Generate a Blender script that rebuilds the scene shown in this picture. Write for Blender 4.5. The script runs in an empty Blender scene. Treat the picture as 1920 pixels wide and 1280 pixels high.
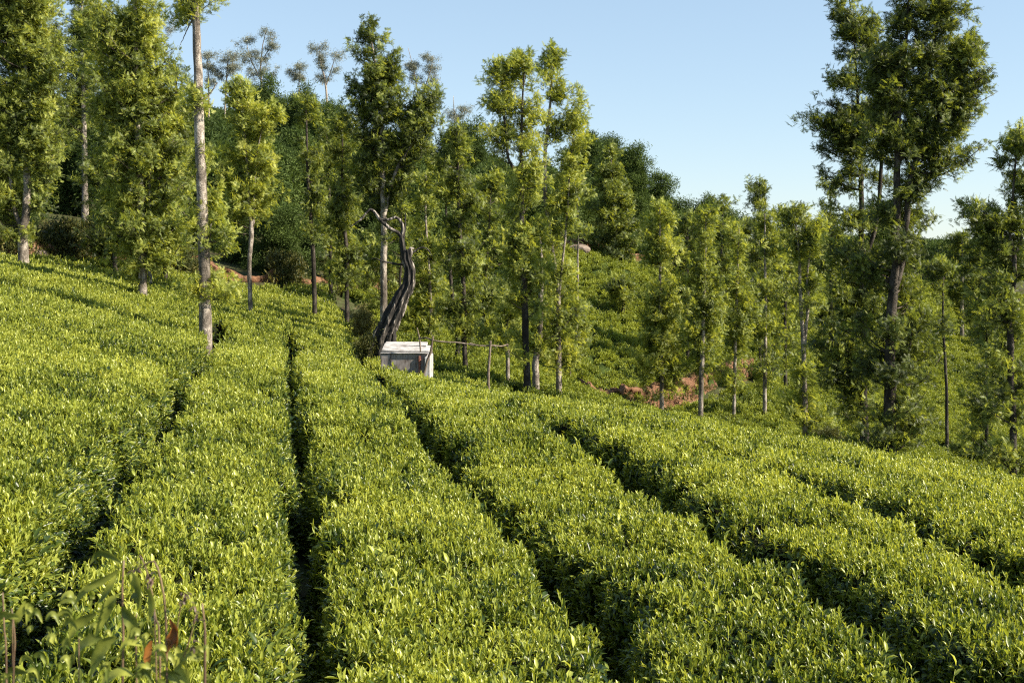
import bpy, math, random
import numpy as np
from math import radians, pi, sin, cos

C = bpy.data.collections.new("place")
bpy.context.scene.collection.children.link(C)
sc = bpy.context.scene

# ------------------------------------------------------------------ camera, sky, sun, exposure
F = 2133.0            # focal length in pixels of the 1920 px wide photograph
HOR = 470.0           # row of the horizon
cam_data = bpy.data.cameras.new("camera")
cam = bpy.data.objects.new("camera", cam_data)
C.objects.link(cam)
cam.location = (0, 0, 0)
cam.rotation_euler = (radians(90), 0, 0)
cam_data.sensor_width = 36
cam_data.lens = 36 * F / 1920
cam_data.shift_y = -(640 - HOR) / 1920
cam_data.clip_start = 0.05
cam_data.clip_end = 6000
cam_data.dof.use_dof = True
cam_data.dof.focus_distance = 11
cam_data.dof.aperture_fstop = 11
sc.camera = cam

SUN_EL, SUN_AZ = radians(36), radians(104)     # azimuth clockwise from the view direction
world = bpy.data.worlds.new("World")
sc.world = world
world.use_nodes = True
wn = world.node_tree
sky = wn.nodes.new("ShaderNodeTexSky")
sky.sky_type = 'NISHITA'
sky.sun_disc = False
sky.sun_elevation = SUN_EL
sky.sun_rotation = SUN_AZ
sky.altitude = 300
sky.air_density = 1.0
sky.dust_density = 0.1
sky.ozone_density = 3.0
gm = wn.nodes.new("ShaderNodeGamma"); gm.inputs[1].default_value = 0.5
wn.links.new(sky.outputs[0], gm.inputs[0])
mu = wn.nodes.new("ShaderNodeMix"); mu.data_type = 'RGBA'; mu.blend_type = 'MULTIPLY'; mu.inputs[0].default_value = 1
mu.inputs[7].default_value = (1.30, 1.44, 1.53, 1)
wn.links.new(gm.outputs[0], mu.inputs[6])
wn.links.new(mu.outputs[2], wn.nodes["Background"].inputs[0])
wn.nodes["Background"].inputs[1].default_value = 0.108
sun_d = bpy.data.lights.new("sun", 'SUN')
sun_d.energy = 5.0
sun_d.angle = radians(0.53)
sun_d.color = (1.0, 0.90, 0.74)
sun = bpy.data.objects.new("sun", sun_d)
C.objects.link(sun)
sun.rotation_euler = (radians(90) - SUN_EL, 0, -SUN_AZ + pi)
sun.location = (60, 0, 60)
sc.view_settings.view_transform = 'Standard'
sc.view_settings.look = 'None'
sc.view_settings.gamma = 1
sc.view_settings.use_curve_mapping = False
sc.view_settings.exposure = 1.3
sc.cycles.max_bounces = 7
sc.cycles.diffuse_bounces = 3
sc.cycles.glossy_bounces = 2
sc.cycles.transmission_bounces = 4
sc.cycles.use_denoising = False
sc.cycles.filter_width = 1.15

rng = np.random.default_rng(7)
random.seed(7)

# ------------------------------------------------------------------ helpers
def at(xi, yi, d):
    """a point of the place seen at photograph pixel (xi, yi), d metres ahead"""
    return np.array([(xi - 960) / F * d, d, -(yi - HOR) / F * d])

def tag(o, label=None, cat=None, group=None, kind=None):
    if label: o["label"] = label
    if cat: o["category"] = cat
    if group: o["group"] = group
    if kind: o["kind"] = kind
    return o

def empty(name, loc):
    o = bpy.data.objects.new(name, None)
    o.empty_display_size = 0.2
    o.location = tuple(float(v) for v in loc)
    C.objects.link(o)
    return o

def mesh_obj(name, verts, faces, mat, parent=None, smooth=True, link=True):
    me = bpy.data.meshes.new(name)
    me.from_pydata([tuple(map(float, v)) for v in verts], [], faces)
    if smooth:
        me.polygons.foreach_set("use_smooth", [True] * len(me.polygons))
    if mat: me.materials.append(mat)
    me.update()
    o = bpy.data.objects.new(name, me)
    if link: C.objects.link(o)
    if parent: o.parent = parent
    return o

class Geo:
    def __init__(s): s.v = []; s.f = []; s.t = []
    def add(s, v, f, t=None):
        b = len(s.v)
        s.v.extend(v)
        s.f.extend([tuple(i + b for i in q) for q in f])
        s.t.extend([0.5 if t is None else t] * len(v))
    def build(s, name, mat, parent=None, smooth=True, link=True):
        o = mesh_obj(name, s.v, s.f, mat, parent, smooth, link)
        a = o.data.attributes.new("tint", 'FLOAT', 'POINT')
        a.data.foreach_set("value", s.t)
        return o

def tube(g, pts, rad, sides=8, jit=0.0, ridge=None, t=None, r=random):
    pts = [np.array(p, float) for p in pts]
    n = len(pts)
    vs, fs = [], []
    d0 = pts[-1] - pts[0]
    ref = np.array([0.0, 1.0, 0.0]) if abs(d0[1]) < 0.8 * np.linalg.norm(d0) else np.array([1.0, 0, 0])
    for i in range(n):
        d = pts[min(i + 1, n - 1)] - pts[max(i - 1, 0)]
        d = d / (np.linalg.norm(d) + 1e-9)
        a = np.cross(d, ref); a /= np.linalg.norm(a) + 1e-9
        b = np.cross(d, a)
        for k in range(sides):
            th = 2 * pi * k / sides
            rr = rad[i] * (1 + (r.uniform(-jit, jit) if jit else 0))
            if ridge: rr *= ridge(th, i / (n - 1))
            vs.append(pts[i] + rr * (cos(th) * a + sin(th) * b))
    for i in range(n - 1):
        for k in range(sides):
            k2 = (k + 1) % sides
            fs.append((i * sides + k, i * sides + k2, (i + 1) * sides + k2, (i + 1) * sides + k))
    fs.append(tuple(range(sides))[::-1])
    fs.append(tuple((n - 1) * sides + k for k in range(sides)))
    g.add(vs, fs, t)

def resample(pts, n):
    """smooth Catmull-Rom through points of any dimension"""
    P = np.array(pts, float)
    if len(P) == 2:
        t = np.linspace(0, 1, n)[:, None]
        return P[0] * (1 - t) + P[1] * t
    Q = np.vstack([2 * P[0] - P[1], P, 2 * P[-1] - P[-2]])
    out = []
    m = len(P) - 1
    for s in np.linspace(0, m - 1e-6, n):
        i = int(s); u = s - i
        a, b, c, d = Q[i], Q[i + 1], Q[i + 2], Q[i + 3]
        out.append(0.5 * ((2 * b) + (c - a) * u + (2 * a - 5 * b + 4 * c - d) * u * u + (-a + 3 * b - 3 * c + d) * u ** 3))
    return np.array(out)

# cheap value noise (numpy, smooth, repeatable)
_tab = np.random.default_rng(3).random((256, 256))
def vnoise(x, y, seed=0):
    x = np.asarray(x, float) + 31.7 * seed + 1000; y = np.asarray(y, float) + 17.3 * seed + 1000
    xi = np.floor(x).astype(int); yi = np.floor(y).astype(int)
    u = x - xi; v = y - yi
    u = u * u * (3 - 2 * u); v = v * v * (3 - 2 * v)
    g = lambda a, b: _tab[a % 256, b % 256]
    return ((g(xi, yi) * (1 - u) + g(xi + 1, yi) * u) * (1 - v) + (g(xi, yi + 1) * (1 - u) + g(xi + 1, yi + 1) * u) * v) * 2 - 1

def sstep(a, b, x):
    t = np.clip((np.asarray(x, float) - a) / (b - a), 0, 1)
    return t * t * (3 - 2 * t)

# ------------------------------------------------------------------ materials
def new_mat(name):
    m = bpy.data.materials.new(name); m.use_nodes = True
    nt = m.node_tree
    return m, nt, nt.nodes["Principled BSDF"]

def node(nt, typ, **kw):
    n = nt.nodes.new(typ)
    for k, v in kw.items(): setattr(n, k, v)
    return n

def ramp(nt, src, stops):
    r = nt.nodes.new("ShaderNodeValToRGB")
    cr = r.color_ramp
    while len(cr.elements) < len(stops): cr.elements.new(0.5)
    for e, (p, c) in zip(cr.elements, stops):
        e.position = p; e.color = (*c, 1)
    nt.links.new(src, r.inputs[0])
    return r

def noise(nt, scale, detail=4, coord='Object', stretch=None, dist=0):
    tc = nt.nodes.new("ShaderNodeTexCoord")
    n = nt.nodes.new("ShaderNodeTexNoise")
    n.inputs["Scale"].default_value = scale
    n.inputs["Detail"].default_value = detail
    n.inputs["Distortion"].default_value = dist
    if stretch:
        mp = nt.nodes.new("ShaderNodeMapping")
        mp.inputs["Scale"].default_value = stretch
        nt.links.new(tc.outputs[coord], mp.inputs[0]); nt.links.new(mp.outputs[0], n.inputs["Vector"])
    else:
        nt.links.new(tc.outputs[coord], n.inputs["Vector"])
    return n

def bump(nt, b, src, strength=0.5, dist=0.02):
    n = nt.nodes.new("ShaderNodeBump")
    n.inputs["Strength"].default_value = strength
    n.inputs["Distance"].default_value = dist
    nt.links.new(src, n.inputs["Height"]); nt.links.new(n.outputs[0], b.inputs["Normal"])

def leaf_mat(name, stops, rough=0.45, transl=0.35, spec=0.5, young=None, inst=True, tcol=(1.25, 1.15, 0.5)):
    """leaf surface: colour from instance tone (+ random) and, for tea, the leaf's own age"""
    m, nt, b = new_mat(name)
    oi = nt.nodes.new("ShaderNodeObjectInfo")
    at_ = nt.nodes.new("ShaderNodeAttribute"); at_.attribute_name = "tone"
    at_.attribute_type = 'INSTANCER' if inst else 'GEOMETRY'
    mm = node(nt, "ShaderNodeMath", operation='MULTIPLY_ADD')
    nt.links.new(oi.outputs["Random"], mm.inputs[0]); mm.inputs[1].default_value = 0.34
    nt.links.new(at_.outputs["Fac"], mm.inputs[2])
    tn = nt.nodes.new("ShaderNodeAttribute"); tn.attribute_name = "tint"; tn.attribute_type = 'GEOMETRY'
    m2 = node(nt, "ShaderNodeMath", operation='MULTIPLY_ADD')
    nt.links.new(tn.outputs["Fac"], m2.inputs[0]); m2.inputs[1].default_value = 0.5 if young is None else young
    nt.links.new(mm.outputs[0], m2.inputs[2])
    m3 = node(nt, "ShaderNodeMath", operation='SUBTRACT'); m3.use_clamp = True
    nt.links.new(m2.outputs[0], m3.inputs[0]); m3.inputs[1].default_value = 0.16 if young is None else 0.05
    r = ramp(nt, m3.outputs[0], stops)
    nt.links.new(r.outputs[0], b.inputs["Base Color"])
    b.inputs["Roughness"].default_value = rough
    b.inputs["Specular IOR Level"].default_value = spec
    tr = nt.nodes.new("ShaderNodeBsdfTranslucent")
    mc = node(nt, "ShaderNodeMix", data_type='RGBA', blend_type='MULTIPLY')
    mc.inputs[0].default_value = 1
    nt.links.new(r.outputs[0], mc.inputs[6]); mc.inputs[7].default_value = (*tcol, 1)
    nt.links.new(mc.outputs[2], tr.inputs[0])
    mx = nt.nodes.new("ShaderNodeMixShader"); mx.inputs[0].default_value = transl
    nt.links.new(b.outputs[0], mx.inputs[1]); nt.links.new(tr.outputs[0], mx.inputs[2])
    nt.links.new(mx.outputs[0], nt.nodes["Material Output"].inputs[0])
    return m

M = {}
M['tea'] = leaf_mat("tea_leaf", [(0.0, (0.014, 0.032, 0.010)), (0.30, (0.062, 0.10, 0.015)), (0.54, (0.27, 0.315, 0.045)), (1.0, (0.52, 0.55, 0.11))], rough=0.36, transl=0.42, young=0.68, spec=0.5)
M['tea_far'] = leaf_mat("tea_leaf_far_slope", [(0.0, (0.03, 0.05, 0.010)), (0.35, (0.14, 0.18, 0.020)), (1.0, (0.38, 0.42, 0.05))], rough=0.5, transl=0.3, young=0.5, spec=0.4)
M['oak'] = leaf_mat("oak_leaf", [(0.0, (0.05, 0.07, 0.022)), (0.30, (0.20, 0.25, 0.055)), (0.58, (0.43, 0.47, 0.10)), (1.0, (0.58, 0.56, 0.16))], rough=0.5, transl=0.48, spec=0.45)
M['wattle'] = leaf_mat("wattle_leaf", [(0.0, (0.036, 0.058, 0.016)), (0.5, (0.09, 0.13, 0.032)), (1.0, (0.18, 0.225, 0.05))], rough=0.7, transl=0.3, spec=0.12, tcol=(1.1, 1.15, 0.7))
M['gum'] = leaf_mat("eucalyptus_leaf", [(0.0, (0.14, 0.15, 0.11)), (0.6, (0.26, 0.27, 0.19)), (1.0, (0.38, 0.35, 0.25))], rough=0.5, transl=0.25, spec=0.4, tcol=(1.1, 1.1, 0.8))
M['scrub'] = leaf_mat("scrub_leaf", [(0.0, (0.04, 0.055, 0.015)), (0.5, (0.13, 0.125, 0.03)), (1.0, (0.30, 0.24, 0.09))], rough=0.6, transl=0.3, spec=0.3)

def bark_mat(name, lo, mid, hi, scale=7, band=True, strength=0.8):
    m, nt, b = new_mat(name)
    n1 = noise(nt, scale, 6, stretch=(1, 1, 0.55), dist=0.6)
    n2 = noise(nt, scale * 5, 5, stretch=(1, 1, 0.35 if not band else 1.8))
    n0 = noise(nt, 0.8, 3, stretch=(1, 1, 0.8))
    mx = node(nt, "ShaderNodeMix", data_type='FLOAT'); mx.inputs[0].default_value = 0.45
    nt.links.new(n1.outputs[0], mx.inputs[2]); nt.links.new(n2.outputs[0], mx.inputs[3])
    mz = node(nt, "ShaderNodeMix", data_type='FLOAT'); mz.inputs[0].default_value = 0.35
    nt.links.new(mx.outputs[0], mz.inputs[2]); nt.links.new(n0.outputs[0], mz.inputs[3])
    r = ramp(nt, mz.outputs[0], [(0.38, lo), (0.50, mid), (0.60, hi)])
    nt.links.new(r.outputs[0], b.inputs["Base Color"])
    b.inputs["Roughness"].default_value = 0.9
    b.inputs["Specular IOR Level"].default_value = 0.2
    bump(nt, b, mx.outputs[0], strength, 0.05)
    return m

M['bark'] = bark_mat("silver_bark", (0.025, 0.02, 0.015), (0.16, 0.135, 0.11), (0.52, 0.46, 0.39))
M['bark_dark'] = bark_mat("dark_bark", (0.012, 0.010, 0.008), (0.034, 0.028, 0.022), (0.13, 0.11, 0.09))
M['twig'] = bark_mat("twig_bark", (0.03, 0.024, 0.018), (0.075, 0.06, 0.045), (0.16, 0.13, 0.10), 14, False, 0.3)
M['gum_bark'] = bark_mat("eucalyptus_bark", (0.13, 0.10, 0.075), (0.28, 0.23, 0.18), (0.45, 0.40, 0.34), 10, False, 0.3)

def dead_mat():
    m, nt, b = new_mat("dead_wood")
    n1 = noise(nt, 9, 8, stretch=(1, 1, 0.18), dist=0.8)
    n2 = noise(nt, 1.3, 3)
    tn = nt.nodes.new("ShaderNodeAttribute"); tn.attribute_name = "tint"
    ad = node(nt, "ShaderNodeMath", operation='MULTIPLY_ADD'); nt.links.new(tn.outputs["Fac"], ad.inputs[0]); ad.inputs[1].default_value = 0.42
    nt.links.new(n1.outputs[0], ad.inputs[2])
    a2 = node(nt, "ShaderNodeMath", operation='MULTIPLY_ADD'); nt.links.new(n2.outputs[0], a2.inputs[0]); a2.inputs[1].default_value = 0.3
    nt.links.new(ad.outputs[0], a2.inputs[2])
    r = ramp(nt, a2.outputs[0], [(0.74, (0.008, 0.0065, 0.005)), (0.88, (0.026, 0.021, 0.016)), (0.97, (0.10, 0.085, 0.07)), (1.0, (0.32, 0.28, 0.24))])
    nt.links.new(r.outputs[0], b.inputs["Base Color"])
    b.inputs["Roughness"].default_value = 0.85
    bump(nt, b, n1.outputs[0], 1.0, 0.06)
    return m
M['dead'] = dead_mat()

def soil_mat(name, cols, scale=2.0, strength=0.9, dist=0.08):
    m, nt, b = new_mat(name)
    n1 = noise(nt, scale, 8, dist=0.4); n2 = noise(nt, scale * 9, 5)
    mx = node(nt, "ShaderNodeMix", data_type='FLOAT'); mx.inputs[0].default_value = 0.4
    nt.links.new(n1.outputs[0], mx.inputs[2]); nt.links.new(n2.outputs[0], mx.inputs[3])
    n = len(cols)
    r = ramp(nt, mx.outputs[0], [(0.36 + 0.28 * i / (n - 1), c) for i, c in enumerate(cols)])
    nt.links.new(r.outputs[0], b.inputs["Base Color"])
    b.inputs["Roughness"].default_value = 0.95; b.inputs["Specular IOR Level"].default_value = 0.15
    bump(nt, b, mx.outputs[0], strength, dist)
    return m
M['ground'] = soil_mat("dark_soil_and_litter", [(0.02, 0.016, 0.01), (0.045, 0.04, 0.018), (0.05, 0.065, 0.02), (0.09, 0.07, 0.045)], 1.2)
M['red'] = soil_mat("red_earth", [(0.045, 0.024, 0.014), (0.12, 0.06, 0.034), (0.20, 0.105, 0.058), (0.21, 0.145, 0.095)], 1.6, 1.0, 0.15)
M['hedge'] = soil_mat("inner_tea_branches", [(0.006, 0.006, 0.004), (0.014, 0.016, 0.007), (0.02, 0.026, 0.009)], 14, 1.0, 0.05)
M['slope'] = soil_mat("tea_canopy_far", [(0.015, 0.025, 0.006), (0.04, 0.06, 0.011), (0.07, 0.10, 0.018)], 8, 0.8, 0.08)
M['rock'] = soil_mat("pale_rock", [(0.09, 0.065, 0.05), (0.17, 0.135, 0.105), (0.27, 0.22, 0.18)], 3, 0.8, 0.05)

def concrete_mat():
    m, nt, b = new_mat("weathered_concrete")
    n1 = noise(nt, 5, 7, dist=0.3); n2 = noise(nt, 22, 5, stretch=(1, 1, 0.25))
    mx = node(nt, "ShaderNodeMix", data_type='FLOAT'); mx.inputs[0].default_value = 0.5
    nt.links.new(n1.outputs[0], mx.inputs[2]); nt.links.new(n2.outputs[0], mx.inputs[3])
    r = ramp(nt, mx.outputs[0], [(0.36, (0.07, 0.052, 0.045)), (0.46, (0.17, 0.145, 0.135)), (0.60, (0.27, 0.245, 0.235))])
    nt.links.new(r.outputs[0], b.inputs["Base Color"]); b.inputs["Roughness"].default_value = 0.9
    bump(nt, b, mx.outputs[0], 0.5, 0.01)
    return m
M['concrete'] = concrete_mat()
M['limewash'] = soil_mat("limewashed_slab", [(0.20, 0.18, 0.165), (0.36, 0.345, 0.335), (0.44, 0.425, 0.415)], 7, 0.4, 0.01)
M['brickred'] = soil_mat("rust_stained_brick", [(0.16, 0.06, 0.04), (0.30, 0.12, 0.08), (0.38, 0.24, 0.19)], 9, 0.5, 0.01)
M['stick'] = bark_mat("weathered_pole", (0.06, 0.045, 0.035), (0.17, 0.13, 0.10), (0.34, 0.28, 0.23), 16, False, 0.4)

# ------------------------------------------------------------------ instancing of leaves (stuff only)
def hidden_collection(name, objs):
    c = bpy.data.collections.new(name)
    for o in objs: c.objects.link(o)
    return c

def scatter_group(name, coll):
    ng = bpy.data.node_groups.new(name, 'GeometryNodeTree')
    ng.interface.new_socket("Geometry", in_out='INPUT', socket_type='NodeSocketGeometry')
    ng.interface.new_socket("Geometry", in_out='OUTPUT', socket_type='NodeSocketGeometry')
    N = ng.nodes; L = ng.links
    gi = N.new('NodeGroupInput'); go = N.new('NodeGroupOutput')
    ci = N.new('GeometryNodeCollectionInfo'); ci.inputs[0].default_value = coll
    ci.inputs['Separate Children'].default_value = True; ci.inputs['Reset Children'].default_value = True
    ip = N.new('GeometryNodeInstanceOnPoints'); ip.inputs['Pick Instance'].default_value = True
    def attr(nm, ty):
        a = N.new('GeometryNodeInputNamedAttribute'); a.data_type = ty; a.inputs['Name'].default_value = nm
        return [o for o in a.outputs if o.enabled and o.name == 'Attribute'][0]
    L.new(gi.outputs[0], ip.inputs['Points']); L.new(ci.outputs[0], ip.inputs['Instance'])
    L.new(attr('idx', 'INT'), ip.inputs['Instance Index'])
    L.new(attr('rot', 'FLOAT_VECTOR'), ip.inputs['Rotation'])
    L.new(attr('scl', 'FLOAT'), ip.inputs['Scale'])
    L.new(ip.outputs[0], go.inputs[0])
    return ng

def scatter(name, pts, rot, scl, tone, group, nvar, parent=None, r=rng):
    n = len(pts)
    me = bpy.data.meshes.new(name)
    me.vertices.add(n)
    me.vertices.foreach_set("co", np.asarray(pts, np.float32).ravel())
    a = me.attributes.new("rot", 'FLOAT_VECTOR', 'POINT'); a.data.foreach_set("vector", np.asarray(rot, np.float32).ravel())
    a = me.attributes.new("scl", 'FLOAT', 'POINT'); a.data.foreach_set("value", np.asarray(scl, np.float32))
    a = me.attributes.new("tone", 'FLOAT', 'POINT'); a.data.foreach_set("value", np.asarray(tone, np.float32))
    a = me.attributes.new("idx", 'INT', 'POINT'); a.data.foreach_set("value", r.integers(0, nvar, n).astype(np.int32))
    me.update()
    o = bpy.data.objects.new(name, me)
    C.objects.link(o)
    if parent: o.parent = parent
    md = o.modifiers.new("scatter", 'NODES'); md.node_group = group
    o["kind"] = "stuff"
    return o

def leaf(g, base, d, up, L, W, curl=0.3, t=0.5, fold=0.25):
    d = d / np.linalg.norm(d)
    s = np.cross(d, up); s /= np.linalg.norm(s) + 1e-9
    n = np.cross(s, d)
    vs = [base]
    for u, w in ((0.33, 0.95), (0.68, 0.8)):
        c = base + d * L * u - n * curl * L * u * u
        vs += [c - s * W * 0.5 * w + n * W * fold, c, c + s * W * 0.5 * w + n * W * fold]
    vs.append(base + d * L * (1 - 0.25 * abs(curl)) - n * curl * L)
    g.add(vs, [(0, 2, 1), (0, 3, 2), (1, 2, 5, 4), (2, 3, 6, 5), (4, 5, 7), (5, 6, 7)], t)

def rdir(r, lo, hi):
    th = radians(r.uniform(lo, hi)); ph = r.uniform(0, 2 * pi)
    return np.array([sin(th) * cos(ph), sin(th) * sin(ph), cos(th)])
UP = np.array([0.02, 0.01, 1.0])

# tea clumps: upright pale shoots over darker old leaves
def tea_clump(seed, shoots=8, old=14, R=0.11, k=1.0, mat='tea'):
    r = random.Random(seed); g = Geo()
    for i in range(old):
        a = r.uniform(0, 2 * pi); q = R * math.sqrt(r.random())
        b = np.array([q * cos(a), q * sin(a), r.uniform(-0.07, 0.03)])
        leaf(g, b, rdir(r, 25, 95), UP, r.uniform(0.045, 0.08) * k, r.uniform(0.018, 0.028) * k, r.uniform(0, 0.5), r.uniform(0.0, 0.45))
    for i in range(shoots):
        a = r.uniform(0, 2 * pi); q = R * math.sqrt(r.random())
        b = np.array([q * cos(a), q * sin(a), -0.02])
        h = r.uniform(0.03, 0.10) * k
        ax = rdir(r, 0, 32)
        y = r.uniform(0.5, 1.0)
        top = b + ax * h
        tube(g, [b, top], [0.0014, 0.001], 3, t=y)
        ph = r.uniform(0, 2 * pi)
        for j, (hh, tilt, ll) in enumerate(((0.25, 55, 0.056), (0.5, 36, 0.056), (0.75, 24, 0.052), (1.0, 10, 0.042), (1.0, 20, 0.034))):
            th = radians(tilt + r.uniform(-16, 20)); ph += 2.4
            dd = np.array([sin(th) * cos(ph), sin(th) * sin(ph), cos(th)]) + ax * 0.5
            leaf(g, b + ax * h * hh, dd, UP, ll * r.uniform(0.8, 1.25) * k, r.uniform(0.011, 0.018) * k, r.uniform(-0.2, 0.5), y * (0.72 + 0.07 * j))
    o = g.build("tea_clump", M[mat], link=False)
    return o
NT = 8
tea_g = scatter_group("tea_scatter", hidden_collection("tea_clumps", [tea_clump(s) for s in range(NT)]))
old_g = scatter_group("tea_old_scatter", hidden_collection("tea_old", [tea_clump(40 + s, 1, 20, 0.12, 1.15) for s in range(4)]))
def tall_shoot(seed):
    r = random.Random(seed); g = Geo()
    pts = [np.array([0, 0, -0.05]), np.array([r.gauss(0, .01), r.gauss(0, .01), 0.07]), np.array([r.gauss(0, .03), r.gauss(0, .03), r.uniform(.14, .2)])]
    Q = resample(pts, 6); tube(g, Q, np.linspace(.0022, .0014, 6), 4, t=0.7)
    ph = r.uniform(0, 6)
    for j in range(6):
        q = Q[min(5, j)] + np.array([0, 0, .012]); ph += 2.4
        th = radians(75 - j * 11)
        leaf(g, q, np.array([sin(th) * cos(ph), sin(th) * sin(ph), cos(th)]), UP, r.uniform(.06, .085) * (1 - j * .06), r.uniform(.018, .025), r.uniform(.1, .5), 0.55 + 0.08 * j)
    return g.build("tall_shoot", M['tea'], link=False)
tall_g = scatter_group("tea_tall_scatter", hidden_collection("tea_tall", [tall_shoot(60 + s) for s in range(6)]))
far_g = scatter_group("tea_far_scatter", hidden_collection("tea_far", [tea_clump(80 + s, 7, 18, 0.11, 1.3, 'tea_far') for s in range(5)]))

def frond(g, b, d, L, r, t):
    """feathery leaf: a drooping rib with pairs of narrow lobes"""
    d = d / np.linalg.norm(d)
    s = np.cross(d, UP); s /= np.linalg.norm(s) + 1e-9
    n = np.cross(s, d)
    roll = r.uniform(-0.6, 0.6)
    s, n = s * cos(roll) + n * sin(roll), n * cos(roll) - s * sin(roll)
    droop = r.uniform(0.1, 0.55)
    P = lambda u: b + d * L * u - n * droop * L * u * u
    vs, fs = [], []
    for u in (0.08, 0.27, 0.46, 0.65, 0.84):
        for sg in (-1, 1):
            w = L * 0.38 * (1.15 - u * 0.8)
            i = len(vs)
            vs += [P(u - 0.02), P(u + 0.14), P(u + 0.26) + s * sg * w - n * 0.15 * w]; fs.append((i, i + 1, i + 2))
    g.add(vs, fs, t)

def oak_tuft(seed):
    r = random.Random(seed); g = Geo()
    for i in range(16):
        b = np.array([r.gauss(0, .07), r.gauss(0, .07), r.uniform(-0.2, 0.12)])
        frond(g, b, rdir(r, 5, 75), r.uniform(0.13, 0.23), r, r.uniform(0.0, 1.0))
    return g.build("oak_tuft", M['oak'], link=False, smooth=False)
NO = 7
oak_g = scatter_group("oak_scatter", hidden_collection("oak_tufts", [oak_tuft(s) for s in range(NO)]))

def soft_tuft(seed, mat, n, L, W, spread=0.2, lo=0, hi=110, flat=1.0):
    r = random.Random(seed); g = Geo()
    for i in range(n):
        b = np.array([r.gauss(0, spread), r.gauss(0, spread), r.gauss(0, spread * 0.6 * flat)])
        d = rdir(r, lo, hi)
        l = r.uniform(0.7, 1.3) * L
        s = np.cross(d, rdir(r, 0, 180)); s /= np.linalg.norm(s) + 1e-9
        g.add([b, b + d * l * 0.5 + s * W * 0.5, b + d * l, b + d * l * 0.5 - s * W * 0.5], [(0, 1, 2, 3)], r.random())
    return g.build(mat + "_tuft", M[mat], link=False, smooth=False)
wat_g = scatter_group("wattle_scatter", hidden_collection("wattle_tufts", [soft_tuft(s, 'wattle', 90, 0.13, 0.035, 0.17) for s in range(5)]))
gum_g = scatter_group("gum_scatter", hidden_collection("gum_tufts", [soft_tuft(s, 'gum', 42, 0.16, 0.04, 0.19, 40, 170, 0.7) for s in range(4)]))
scr_g = scatter_group("scrub_scatter", hidden_collection("scrub_tufts", [soft_tuft(s, 'scrub', 60, 0.12, 0.03, 0.12, 0, 80) for s in range(4)]))
GR = {'oak': (oak_g, NO), 'wattle': (wat_g, 5), 'gum': (gum_g, 4), 'scrub': (scr_g, 4)}

# ------------------------------------------------------------------ the lie of the land
# surface seen (tea canopy top where there is tea), as world points relative to the eye
ctrl = [(-.77, 4.57, -1.73), (-1.8, 9.6, -1.85), (-3.03, 15.7, -1.99), (-7.1, 36.7, -2.45),
        (0.65, 5.78, -2.11), (-.5, 10.9, -2.2), (-2.38, 21.1, -2.47), (-2.5, 6.7, -1.51), (-5.69, 21.1, -1.78),
        (0.77, 13.7, -2.12), (1.55, 9.76, -2.20), (2.0, 7.5, -2.145), (2.22, 6.41, -2.13),
        (2.5, 13.4, -2.39), (3.1, 10.4, -2.19), (3.5, 8.37, -2.2), (4.5, 6.5, -2.25), (6.5, 7.5, -2.5), (-1, 0, -1.35), (3, 0, -2.0), (-4, 0, -0.9)]
pl = lambda x, y: (x, y, -1.6 - .21 * x - .065 * y)
ctrl += [pl(-4, 4), pl(-6, 9), pl(-9, 16), pl(-12, 25), pl(-8, 2), pl(-16, 12), pl(-20, 30)]
for p in [(45, 500, 38), (0, 484, 44), (130, 490, 46), (268, 555, 33), (385, 632, 26), (470, 588, 40), (590, 592, 45), (650, 612, 42),
          (300, 508, 50), (450, 542, 52), (640, 550, 55), (810, 724, 27), (720, 684, 29), (765, 706, 26.3), (850, 728, 25.5), (960, 744, 23), (1100, 768, 18.5), (1300, 808, 16.5), (1500, 850, 15), (1700, 884, 13.7),
          (1920, 922, 12.5), (988, 732, 32), (1050, 740, 34), (871, 690, 38), (900, 700, 34), (1290, 800, 30), (1670, 850, 26), (1900, 900, 24), (1622, 838, 30), (1512, 830, 38), (1800, 880, 20), (2100, 930, 22),
          (1240, 783, 50), (1315, 788, 48), (1375, 783, 50), (1437, 770, 53), (1150, 758, 52), (1080, 690, 60), (1200, 690, 62), (1100, 600, 70), (1200, 610, 72), (1100, 500, 82), (1160, 520, 81),
          (1350, 720, 60), (1480, 700, 66), (1500, 610, 80), (1780, 720, 74), (1850, 790, 58), (1800, 622, 95), (2000, 620, 95), (2100, 800, 55), (2100, 700, 70),
          (800, 610, 55), (900, 640, 48), (760, 560, 62), (950, 560, 66), (850, 500, 78),
          (0, 445, 49), (200, 455, 53), (450, 495, 58), (640, 515, 61), (-300, 420, 50), (0, 360, 75), (300, 370, 85), (600, 360, 95), (600, 300, 130), (200, 260, 130), (-400, 300, 100),
          (900, 430, 100), (1090, 460, 90), (1220, 500, 92), (1200, 420, 135), (1400, 450, 145), (1300, 470, 115), (1550, 480, 150), (1800, 490, 180), (2100, 560, 140), (900, 400, 180), (1500, 470, 210), (300, 250, 200)]:
    ctrl.append(tuple(at(*p)))
ctrl = np.array(ctrl)
def tps_phi(r2): return 0.5 * r2 * np.log(np.maximum(r2, 1e-9))
_n = len(ctrl)
_K = tps_phi(((ctrl[:, None, :2] - ctrl[None, :, :2]) ** 2).sum(-1)) + np.eye(_n) * 0.6
_Pm = np.hstack([np.ones((_n, 1)), ctrl[:, :2]])
_A = np.block([[_K, _Pm], [_Pm.T, np.zeros((3, 3))]])
_W = np.linalg.solve(_A, np.concatenate([ctrl[:, 2], np.zeros(3)]))
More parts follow.
